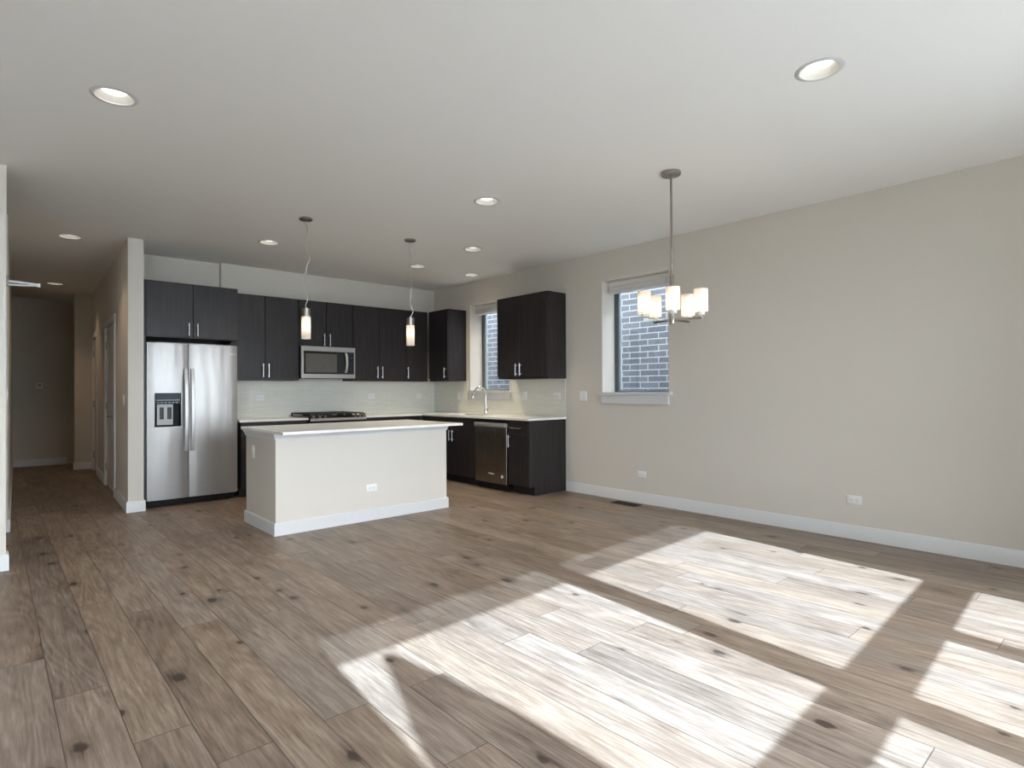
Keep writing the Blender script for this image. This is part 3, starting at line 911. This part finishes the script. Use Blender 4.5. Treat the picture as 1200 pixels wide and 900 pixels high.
# ---------------------------------------------------------------- gas range
t = thing('gas_range', 'gas range with black cast grates and steel knob panel behind the island', 'stove', (3.37, 7.4, 0))
RX0, RX1 = 2.984, 3.754
obj('body', box(B(), RX0, RX1, 7.11, YB - 0.012, 0.02, 0.905), 'dark', t)
obj('cooktop', box(B(), RX0 - 0.004, RX1 + 0.004, 7.085, YB - 0.014, 0.909, 0.922, 0.003), 'blackglass', t)
bm = B()
ps = [(7.045, 0.845), (7.045, 0.898), (7.084, 0.920), (7.109, 0.920), (7.109, 0.845)]
a = [bm.verts.new((RX0, y, z)) for y, z in ps]; b = [bm.verts.new((RX1, y, z)) for y, z in ps]
bm.faces.new(a); bm.faces.new(b[::-1])
for i in range(5):
    j = (i + 1) % 5
    bm.faces.new([a[i], a[j], b[j], b[i]])
obj('control_panel', bm, 'dark', t)
obj('trim_strip', box(B(), RX0, RX1, 7.040, 7.0445, 0.866, 0.897, 0.001), 'steel', t)
for x in (3.03, 3.11, 3.185, 3.60, 3.665, 3.725):
    bm = B(); tube(bm, [(x, 7.062, 0.906), (x, 7.050, 0.926), (x, 7.040, 0.943)], [0.019, 0.019, 0.015], 16); obj('knob', bm, 'chrome', t)
obj('oven_door', box(B(), RX0 + 0.004, RX1 - 0.004, 7.070, 7.109, 0.21, 0.835, 0.004), 'steel', t)
obj('oven_window', box(B(), RX0 + 0.12, RX1 - 0.12, 7.068, 7.072, 0.36, 0.70, 0.001), 'blackglass', t)
bm = B(); cyl(bm, (RX0 + 0.06, 7.02, 0.78), (RX1 - 0.06, 7.02, 0.78), 0.011)
for x in (RX0 + 0.09, RX1 - 0.09):
    cyl(bm, (x, 7.02, 0.78), (x, 7.069, 0.78), 0.008)
obj('handle', bm, 'steel', t)
obj('drawer', box(B(), RX0 + 0.004, RX1 - 0.004, 7.075, 7.109, 0.06, 0.20, 0.004), 'steel', t)
for k in range(3):
    x0 = RX0 + 0.012 + k * 0.2495; x1 = x0 + 0.243
    bm = B(); zt = 0.958; w = 0.007
    for y in (7.10, 7.25, 7.40, 7.55, 7.685):
        box(bm, x0, x1, y - w, y + w, zt - 0.014, zt, 0.002)
    for x in (x0 + w, (x0 + x1) / 2, x1 - w):
        box(bm, x - w, x + w, 7.10, 7.685, zt - 0.016, zt - 0.001, 0.002)
    for x in (x0 + w, x1 - w):
        for y in (7.10, 7.685):
            box(bm, x - w, x + w, y - w, y + w, 0.922, zt - 0.010)
    obj('grate', bm, 'iron', t)
for x, y, r in ((3.13, 7.24, 0.045), (3.13, 7.54, 0.038), (3.37, 7.40, 0.055), (3.61, 7.24, 0.045), (3.61, 7.54, 0.038)):
    bm = B(); lathe(bm, [(0, 0.9225), (r, 0.9225), (r * 0.9, 0.934), (r * 0.62, 0.936), (r * 0.6, 0.940), (0, 0.941)], (x, y, 0), 24); obj('burner', bm, 'iron', t)

# ---------------------------------------------------------------- microwave
t = thing('microwave', 'stainless over-the-range microwave hung under the short wall cabinet', 'microwave', (3.363, 7.55, 1.415))
MX0, MX1, MZ0, MZ1 = 2.990, 3.738, 1.414, 1.829
obj('body', box(B(), MX0, MX1, 7.365, YB - 0.012, MZ0, MZ1), 'dark', t)
obj('steel_frame', cells(B(), [MX0, 3.018, 3.722, MX1], [MZ0, 1.467, 1.768, MZ1], lambda x, z: not (3.018 < x < 3.722 and 1.467 < z < 1.768), 'y', 7.33, 7.364), 'steel', t)
obj('door_glass', box(B(), 3.019, 3.575, 7.337, 7.362, 1.468, 1.767), 'ovenglass', t)
bm = cells(B(), [3.019, 3.048, 3.475, 3.574], [1.468, 1.488, 1.735, 1.767], lambda x, z: not (3.048 < x < 3.475 and 1.488 < z < 1.735), 'y', 7.335, 7.3365)
obj('glass_border', bm, 'blackglass', t)
obj('control_panel', box(B(), 3.577, 3.721, 7.335, 7.362, 1.468, 1.767), 'blackglass', t)
bm = B()
hp_ = []
for i in range(13):
    q = i / 12; hp_.append((3.600, 7.330 - 0.040 * math.sin(PI * min(1, max(0, q))) ** 0.6, 1.490 + 0.268 * q))
for (x0, y0, z0_), (x1, y1, z1_) in zip(hp_, hp_[1:]):
    vs = [bm.verts.new(c) for c in ((3.586, y0, z0_), (3.618, y0, z0_), (3.618, y1, z1_), (3.586, y1, z1_), (3.586, y0 + 0.008, z0_), (3.618, y0 + 0.008, z0_), (3.618, y1 + 0.008, z1_), (3.586, y1 + 0.008, z1_))]
    for f in ((0, 1, 2, 3), (7, 6, 5, 4), (0, 4, 5, 1), (2, 6, 7, 3), (0, 3, 7, 4), (1, 5, 6, 2)):
        bm.faces.new([vs[i] for i in f])
bmesh.ops.remove_doubles(bm, verts=bm.verts, dist=1e-5)
obj('handle', bm, 'bar', t)
bm = B()
for i in range(5):
    for j in range(2):
        box(bm, 3.645 + 0.032 * j, 3.665 + 0.032 * j, 7.333, 7.335, 1.52 + 0.034 * i, 1.538 + 0.034 * i)
obj('keypad', bm, 'bluepanel', t)
bm = B(); box(bm, 3.64, 3.70, 7.333, 7.335, 1.70, 1.735); obj('display', bm, 'bluepanel', t)

# ---------------------------------------------------------------- refrigerator
t = thing('refrigerator', 'stainless side-by-side refrigerator with ice and water dispenser', 'refrigerator', (1.70, 7.45, 0))
X0, XM, X1 = 1.243, 1.643, 2.155
FF = 7.150
FZ0, FZ1 = 0.078, 1.773
obj('body', box(B(), X0 + 0.006, X1 - 0.006, FF + 0.075, 7.795, 0.03, 1.765, 0.004), 'dark', t)
def fridge_door(name, xa, xb, hole=None):
    bm = B()
    # gently bowed front, closed slab with an optional opening for the dispenser
    nx = 12
    us = sorted(set([xa + (xb - xa) * i / nx for i in range(nx + 1)] + ([hole[0], hole[1]] if hole else [])))
    vs = [FZ0, hole[2], hole[3], FZ1] if hole else [FZ0, FZ1]
    keep = (lambda u, v: not (hole[0] < u < hole[1] and hole[2] < v < hole[3])) if hole else (lambda u, v: True)
    idx = {}
    def V(i, j, back):
        k = (i, j, back)
        if k not in idx:
            u = us[i]; q = (u - xa) / (xb - xa)
            y = FF + 0.068 if back else FF + 0.006 * (2 * q - 1) ** 2 + 0.006 * (2 * q - 1) ** 8
            idx[k] = bm.verts.new((u, y, vs[j]))
        return idx[k]
    nu, nv = len(us) - 1, len(vs) - 1
    K = [[keep((us[i] + us[i + 1]) / 2, (vs[j] + vs[j + 1]) / 2) for j in range(nv)] for i in range(nu)]
    for i in range(nu):
        for j in range(nv):
            if not K[i][j]: continue
            c = [(i, j), (i + 1, j), (i + 1, j + 1), (i, j + 1)]
            bm.faces.new([V(*p, False) for p in c]); bm.faces.new([V(*p, True) for p in c[::-1]])
            for (p, q, ni, nj) in ((c[0], c[1], i, j - 1), (c[1], c[2], i + 1, j), (c[2], c[3], i, j + 1), (c[3], c[0], i - 1, j)):
                if not (0 <= ni < nu and 0 <= nj < nv and K[ni][nj]):
                    bm.faces.new([V(*p, False), V(*q, False), V(*q, True), V(*p, True)])
    return obj(name, bm, 'fridge', t)
HOLE = (1.314, 1.568, 0.862, 1.230)
ld = fridge_door('freezer_door', X0, XM - 0.004, HOLE)
rd = fridge_door('fridge_door', XM + 0.004, X1)
ld['label'] = 'freezer door with the dispenser'; rd['label'] = 'wide plain steel door'
def fridge_handle(x, par):
    bm = B(); rows = []
    for i in range(25):
        q = i / 24
        bow = 1 - (2 * q - 1) ** 4
        y = FF - 0.014 - 0.042 * bow
        z = 0.590 + 0.908 * q
        rows.append([bm.verts.new(c) for c in ((x - 0.018, y + 0.004, z), (x - 0.014, y, z), (x + 0.014, y, z), (x + 0.018, y + 0.004, z), (x + 0.018, y + 0.017, z), (x - 0.018, y + 0.017, z))])
    for a, b in zip(rows, rows[1:]):
        for k in range(6):
            j = (k + 1) % 6
            bm.faces.new([a[k], a[j], b[j], b[k]])
    bm.faces.new(rows[0][::-1]); bm.faces.new(rows[-1])
    for z in (0.600, 1.488):
        box(bm, x - 0.012, x + 0.012, FF - 0.004, FF + 0.012, z - 0.010, z + 0.010)
    obj('handle', bm, 'pull', par)
fridge_handle(1.611, ld); fridge_handle(1.676, rd)
dp = obj('dispenser', cells(B(), [HOLE[0], HOLE[0] + 0.006, HOLE[1] - 0.006, HOLE[1]], [HOLE[2], HOLE[2] + 0.006, HOLE[3] - 0.006, HOLE[3]], lambda x, z: not (HOLE[0] + 0.006 < x < HOLE[1] - 0.006 and HOLE[2] + 0.006 < z < HOLE[3] - 0.006), 'y', FF - 0.002, FF + 0.066), 'dark', t)
obj('recess_back', box(B(), HOLE[0] + 0.007, HOLE[1] - 0.007, FF + 0.056, FF + 0.066, HOLE[2] + 0.007, HOLE[3] - 0.007), 'dark', dp)
bm = B()
vs = [bm.verts.new(c) for c in ((1.322, FF, 1.112), (1.560, FF, 1.112), (1.560, FF - 0.004, 1.222), (1.322, FF - 0.004, 1.222), (1.322, FF + 0.05, 1.112), (1.560, FF + 0.05, 1.112), (1.560, FF + 0.05, 1.222), (1.322, FF + 0.05, 1.222))]
for f in ((0, 1, 2, 3), (7, 6, 5, 4), (0, 4, 5, 1), (2, 6, 7, 3), (0, 3, 7, 4), (1, 5, 6, 2)):
    bm.faces.new([vs[i] for i in f])
obj('control_panel', bm, 'bluepanel', dp)
bm = B()
box(bm, 1.330, 1.552, FF - 0.006, FF - 0.003, 1.150, 1.156)
for i in range(6):
    box(bm, 1.336 + 0.036 * i, 1.356 + 0.036 * i, FF - 0.004, FF - 0.001, 1.124, 1.130)
obj('button_row', bm, 'paddle', dp)
bm = cells(B(), [1.340, 1.365, 1.405, 1.437, 1.481, 1.492], [0.885, 0.945, 1.075, 1.108], lambda x, z: not (0.945 < z < 1.075 and (1.365 < x < 1.405 or 1.437 < x < 1.481)), 'y', FF + 0.020, FF + 0.034)
obj('nozzle_plate', bm, 'paddle', dp)
for xa, xb in ((1.366, 1.404), (1.438, 1.480)):
    obj('paddle', box(B(), xa, xb, FF + 0.026, FF + 0.04, 0.946, 1.074, 0.002), 'slot', dp)
obj('drip_tray', box(B(), 1.306, 1.576, FF - 0.012, FF + 0.054, 0.852, 0.866, 0.004), 'steel', dp)
bm = B()
box(bm, X0 + 0.005, X1 - 0.005, FF + 0.055, FF + 0.074, 0.012, 0.072)
for i in range(5):
    box(bm, X0 + 0.03, X1 - 0.03, FF + 0.051, FF + 0.056, 0.018 + 0.0105 * i, 0.0225 + 0.0105 * i)
obj('toe_grille', bm, 'dark', t)
for x in (X0 + 0.06, X1 - 0.06):
    bm = B(); cyl(bm, (x - 0.015, FF + 0.12, 0.0155), (x + 0.015, FF + 0.12, 0.0155), 0.015); obj('wheel', bm, 'dark', t)
for x in (X0 + 0.05, X1 - 0.05):
    obj('hinge_cover', box(B(), x - 0.035, x + 0.035, FF + 0.02, FF + 0.14, 1.766, 1.782, 0.003), 'dark', t)
lettering('Whirlpool', 0.026, (2.085, FF + 0.0035, 1.675), (1, 0, 0), (0, 0, 1), 'logo', rd, 'logo')

# ---------------------------------------------------------------- island
t = thing('kitchen_island', 'beige panelled kitchen island with white trim and white worktop', 'island', (2.73, 5.43, 0))
IX0, IX1, IY0, IY1, IT = 1.831, 3.626, 5.052, 5.815, 0.905
obj('body', box(B(), IX0, IX1, IY0, IY1, 0, IT - 0.026), 'wall', t)
def ring_profile(x0, x1, y0, y1, prof):
    """mitred moulding round a rectangle; prof = (outset, z)"""
    bm = B(); rings = []
    for (cx, cy, sx, sy) in ((x0, y0, -1, -1), (x1, y0, 1, -1), (x1, y1, 1, 1), (x0, y1, -1, 1)):
        rings.append([bm.verts.new((cx + sx * o, cy + sy * o, z)) for o, z in prof])
    n = len(prof)
    for i in range(4):
        a, b = rings[i], rings[(i + 1) % 4]
        for k in range(n):
            j = (k + 1) % n
            bm.faces.new([a[k], a[j], b[j], b[k]])
    return bm
obj('baseboard', ring_profile(IX0, IX1, IY0, IY1, [(0.0, 0.0), (0.016, 0.0), (0.016, 0.100), (0.009, 0.110), (0.0, 0.110)]), 'trim', t)
obj('crown_moulding', ring_profile(IX0, IX1, IY0, IY1, [(0.0, IT - 0.082), (0.008, IT - 0.082), (0.010, IT - 0.064), (0.018, IT - 0.050), (0.026, IT - 0.027), (0.0, IT - 0.027)]), 'trim', t)
obj('worktop', box(B(), 1.795, 3.652, 4.790, 5.860, IT - 0.0255, IT, 0.003), 'quartz', t)

# ---------------------------------------------------------------- wall plates: built once facing -Y around the origin, then copied
def plate_root(name, cat, group, gangs, horizontal, kind):
    """faces -Y, centred on the origin, back on y = 0"""
    t = thing(name, '-', cat, (0, 0, 0), group)
    w, h = 0.070 + 0.046 * (gangs - 1), 0.115
    obj('cover_plate', box(B(), -w / 2, w / 2, -0.006, -0.0002, -h / 2, h / 2, 0.003, 2), 'plate', t)
    for g in range(gangs):
        x = (g - (gangs - 1) / 2) * 0.046
        if kind == 'outlet':
            f = obj('outlet_face', box(B(), x - 0.0165, x + 0.0165, -0.0085, -0.0055, -0.034, 0.034, 0.001), 'plate', t)
            bm = B()
            for z in (-0.018, 0.018):
                for dx in (-0.006, 0.006):
                    box(bm, x + dx - 0.0013, x + dx + 0.0013, -0.0090, -0.0082, z - 0.002, z + 0.007)
                box(bm, x - 0.002, x + 0.002, -0.0090, -0.0082, z - 0.010, z - 0.006)
            obj('slots', bm, 'slot', f)
        else:
            bm = B()
            vs = [bm.verts.new(c) for c in ((x - 0.0165, -0.006, -0.034), (x + 0.0165, -0.006, -0.034), (x + 0.0165, -0.011, 0.034), (x - 0.0165, -0.011, 0.034), (x - 0.0165, -0.004, -0.034), (x + 0.0165, -0.004, -0.034), (x + 0.0165, -0.004, 0.034), (x - 0.0165, -0.004, 0.034))]
            for q in ((0, 1, 2, 3), (7, 6, 5, 4), (0, 4, 5, 1), (2, 6, 7, 3), (0, 3, 7, 4), (1, 5, 6, 2)):
                bm.faces.new([vs[i] for i in q])
            obj('rocker', bm, 'plate', t)
    return t
FACE = {'-y': 0.0, '-x': -PI / 2, '+x': PI / 2}
GO, GS = 'white wall outlets', 'white wall switches'
outlet = plate_root('wall_outlet', 'outlet', GO, 1, False, 'outlet')
switch = plate_root('light_switch', 'switch', GS, 1, False, 'switch')
switch2 = plate_root('light_switch', 'switch', GS, 2, False, 'switch')
first = {outlet: True, switch: True, switch2: True}
def place(src, loc, face, label, horizontal=False):
    rot = Matrix.Rotation(FACE[face] if isinstance(face, str) else face, 4, 'Z')
    if horizontal:
        rot = rot @ Matrix.Rotation(PI / 2, 4, 'Y')
    e = rot.to_euler()
    if first[src]:
        first[src] = False
        src.location = loc; src.rotation_euler = e; src['label'] = label
        return src
    return dup(src, loc, e, label)
yb = YB - 0.0102
place(outlet, (2.592, yb, 1.161), '-y', 'white outlet on the tile beside the refrigerator, under the first wall cabinet', True)
place(outlet, (4.184, yb, 1.166), '-y', 'white outlet on the back tile to the side of the gas range, nearer the corner', True)
place(outlet, (5.000, yb, 1.160), '-y', 'white outlet on the back tile close to the inside corner', True)
xb = XR - 0.0102
place(switch, (xb, 7.062, 1.160), '-x', 'white upright switch on the tile between the inside corner and the faucet')
place(switch2, (xb, 5.63, 1.165), '-x', 'white double switch on the tile beside the sink window sill')
place(outlet, (xb, 5.023, 1.168), '-x', 'white outlet on the tile near the free end of the worktop', True)
place(switch2, (XR, 4.602, 1.165), '-x', 'pale double switch on the beige wall between cabinets and dining window')
place(outlet, (XR, 3.767, 0.316), '-x', 'white outlet low on the wall beneath the dining window', True)
place(outlet, (XR, 1.682, 0.322), '-x', 'white outlet low on the bare wall beyond the sunlit floor', True)
place(outlet, (2.742, IY0, 0.310), '-y', 'white outlet low on the long front of the island', True)
place(switch, (IX0, 5.611, 0.680), '-x', 'white upright switch plate high on the short end of the island')
place(switch, (*hp(0.33, 0.0), 1.16), -PI / 2 + math.atan2(-HD.x, HD.y) , 'white switch on the hallway wall just before the door')
place(outlet, (*hp(0.30, 0.0), 0.33), -PI / 2 + math.atan2(-HD.x, HD.y), 'white outlet low on the hallway wall before the door') if False else None
place(switch, (0.083, 5.43, 1.21), '+x', 'white switch on the edge of the wall at the hallway opening')
t = thing('thermostat', 'small white square thermostat on the dark wall at the end of the hallway', 'thermostat', (0.622, 12.67, 1.36))
obj('housing', box(B(), 0.570, 0.674, 12.640, 12.6698, 1.310, 1.412, 0.005), 'plate', t)
obj('display', box(B(), 0.596, 0.648, 12.638, 12.6405, 1.350, 1.386), 'paddle', t)

# floor register
t = thing('floor_register', 'dark bronze floor vent grille in the planks beside the baseboard', 'vent', (5.165, 3.87, 0))
obj('frame', cells(B(), [5.10, 5.115, 5.215, 5.23], [3.71, 3.725, 4.015, 4.03], lambda x, y: not (5.115 < x < 5.215 and 3.725 < y < 4.015), 'z', 0.0003, 0.006), 'bronze', t)
bm = B()
for i in range(18):
    y = 3.731 + i * 0.0165
    box(bm, 5.115, 5.215, y, y + 0.006, 0.001, 0.005)
obj('louvres', bm, 'bronze', t)
obj('vent_shade', box(B(), 5.115, 5.215, 3.725, 4.015, 0.0002, 0.0008), 'gap', t)  # flat near-black sheet, shade below the louvres put into its colour

# ---------------------------------------------------------------- recessed lights
def downlight():
    t = thing('recessed_light', '-', 'ceiling light', (0, 0, CH), 'recessed ceiling lights')
    obj('trim_ring', lathe(B(), [(0.090, CH + 0.004), (0.090, CH - 0.004), (0.094, CH - 0.006), (0.110, CH - 0.003), (0.113, CH - 0.0003), (0.0935, CH - 0.0003), (0.0935, CH + 0.004)], (0, 0, 0), 36), 'ring', t, at=(0, 0, CH))
    bm = B()
    lathe(bm, [(0.0895, CH - 0.002), (0.0895, CH + 0.002), (0.062, CH + 0.034), (0.062, CH + 0.040), (0.0925, CH + 0.040), (0.0925, CH - 0.002)], (0, 0, 0), 36)
    obj('baffle', bm, 'baffle', t, at=(0, 0, CH))
    obj('lamp', lathe(B(), [(0, CH + 0.022), (0.045, CH + 0.023), (0.058, CH + 0.030), (0.058, CH + 0.038), (0, CH + 0.038)], (0, 0, 0), 36), 'lens', t, at=(0, 0, CH))
    ld_ = bpy.data.lights.new('downlight_beam', 'SPOT')
    ld_.energy = SPOT_W; ld_.color = WARM; ld_.spot_size = math.radians(104); ld_.spot_blend = 1.0; ld_.shadow_soft_size = 0.05
    lo = bpy.data.objects.new('downlight_beam', ld_); COL.objects.link(lo)
    lo.parent = t; lo.location = (0, 0, -0.012)
    return t
dl = downlight()
labels = [
    'recessed round light in the ceiling above the open floor on the hallway side',
    'large recessed round light in the ceiling above the sunlit floor, on the window side',
    'recessed round light in the open ceiling between the island and the chandelier',
    'recessed round light in the ceiling behind the first pendant, nearest the refrigerator',
    'recessed round light in the ceiling just past the sink end of the island',
    'recessed round light in the ceiling above the sink window',
    'recessed round light in the ceiling close behind the second pendant cord',
    'recessed round light in the ceiling at the mouth of the hallway',
    'recessed round light in the ceiling deep inside the hallway',
]
for i, ((x, y), lb) in enumerate(zip(DOWN, labels)):
    if i == 0:
        dl.location = (x, y, CH); dl['label'] = lb
    else:
        d = dup(dl, (x, y, CH), None, lb)
        if y > 7.0:      # dimmer lamps in the hallway
            for c in d.children:
                if c.type == 'LIGHT':
                    c.data = c.data.copy(); c.data.energy = SPOT_W * 0.36; c.data.color = (1.0, 0.72, 0.44)

# ---------------------------------------------------------------- pendants
R_DIR = Vector((math.cos(YAW), -math.sin(YAW), 0))
def pendant(x, y, label, zs, wave, r):
    z0, z1, z2 = zs           # glass bottom, glass top, cap top
    t = thing('pendant_light', label, 'pendant light', (x, y, z0), 'pendants over the island')
    obj('canopy', lathe(B(), [(0, CH - 0.0003), (0.058, CH - 0.0003), (0.060, CH - 0.012), (0.054, CH - 0.020), (0.008, CH - 0.022), (0.006, CH - 0.034), (0, CH - 0.034)], (x, y, 0), 28), 'nickel', t)
    pts = []
    n = 60
    base = [(CH - 0.03, 0.0)] + wave + [(z2 - 0.005, 0.0)]
    base = sorted(base, key=lambda p: -p[0])
    for i in range(n + 1):      # smooth curve through the bends
        z = base[0][0] + (base[-1][0] - base[0][0]) * i / n
        for k in range(len(base) - 1):
            if base[k][0] >= z >= base[k + 1][0]:
                q = (base[k][0] - z) / (base[k][0] - base[k + 1][0]); q = q * q * (3 - 2 * q)
                d = base[k][1] * (1 - q) + base[k + 1][1] * q
                break
        p = Vector((x, y, z)) + R_DIR * d
        pts.append(p)
    bm = B(); tube(bm, pts, 0.0032, 8); obj('cord', bm, 'bar', t)
    rc = r * 0.92
    obj('cap', lathe(B(), [(0, z2), (0.012, z2), (0.014, z2 - 0.006), (rc, z2 - 0.010), (rc, z1 + 0.001), (0, z1 + 0.001)], (x, y, 0), 28), 'nickel', t)
    obj('shade', lathe(B(), [(r * 0.5, z1), (r, z1), (r, z0), (r - 0.004, z0), (r - 0.004, z1 - 0.004), (r * 0.5, z1 - 0.004)], (x, y, 0), 32), 'opal', t)
    zb = z1 - 0.085
    obj('bulb', lathe(B(), [(0, zb + 0.045), (0.009, zb + 0.045), (0.014, zb + 0.02), (0.015, zb - 0.015), (0.009, zb - 0.032), (0, zb - 0.036)], (x, y, 0), 16), 'bulb', t)
    return t
pendant(2.178, 5.234, 'slim glass pendant on a wavy wire over the refrigerator end of the island', (1.724, 1.928, 2.014),
        [(2.72, 0.015), (2.66, 0.0), (2.55, 0.002), (2.47, 0.036), (2.38, 0.008), (2.27, -0.008), (2.16, 0.012), (2.09, 0.016), (2.03, -0.004)], 0.041)
pendant(3.318, 5.26, 'slim glass pendant on a wavy wire over the sink end of the island', (1.718, 1.930, 2.020),
        [(2.74, -0.008), (2.64, 0.010), (2.52, -0.004), (2.38, 0.010), (2.29, 0.018), (2.19, -0.004), (2.13, 0.0), (2.09, 0.032), (2.05, 0.020)], 0.043)

# ---------------------------------------------------------------- chandelier
CXC, CYC = 3.744, 2.379
t = thing('chandelier', 'satin nickel five-arm chandelier with white glass cylinder shades', 'chandelier', (CXC, CYC, 1.72))
obj('canopy', lathe(B(), [(0, CH - 0.0003), (0.068, CH - 0.0003), (0.071, CH - 0.008), (0.070, CH - 0.022), (0.064, CH - 0.027), (0.012, CH - 0.029), (0.010, CH - 0.050), (0, CH - 0.050)], (CXC, CYC, 0), 32), 'nickel', t)
obj('rod', cyl(B(), (CXC, CYC, CH - 0.04), (CXC, CYC, 2.06), 0.0085, 14), 'nickel', t)
obj('column', lathe(B(), [(0, 2.085), (0.012, 2.085), (0.014, 2.078), (0.0155, 2.075), (0.0155, 1.800), (0.019, 1.798), (0.019, 1.724), (0.012, 1.716), (0, 1.715)], (CXC, CYC, 0), 20), 'nickel', t)
ang0 = math.atan2(-CYC, -CXC)
for k in range(5):
    a = ang0 + 2 * PI * k / 5 + 0.03
    c, s = math.cos(a), math.sin(a)
    ex, ey = CXC + 0.207 * c, CYC + 0.207 * s
    bm = B(); box(bm, 0.015, 0.218, -0.007, 0.007, 1.744, 1.760, 0.0015)
    bm.transform(Matrix.Translation((CXC, CYC, 0)) @ Matrix.Rotation(a, 4, 'Z'))
    arm = obj('arm', bm, 'nickel', t)
    obj('socket', lathe(B(), [(0, 1.7605), (0.006, 1.7605), (0.006, 1.770), (0.026, 1.773), (0.027, 1.796), (0, 1.797)], (ex, ey, 0), 20), 'frost', arm)
    obj('shade', lathe(B(), [(0.020, 1.797), (0.047, 1.797), (0.049, 1.800), (0.049, 1.957), (0.0455, 1.957), (0.0455, 1.801), (0.020, 1.801)], (ex, ey, 0), 32), 'opal', arm)
    zb = 1.885
    obj('bulb', lathe(B(), [(0, zb + 0.030), (0.010, zb + 0.026), (0.017, zb + 0.005), (0.016, zb - 0.015), (0.010, zb - 0.04), (0.010, 1.802), (0, 1.802)], (ex, ey, 0), 16), 'bulb', arm)
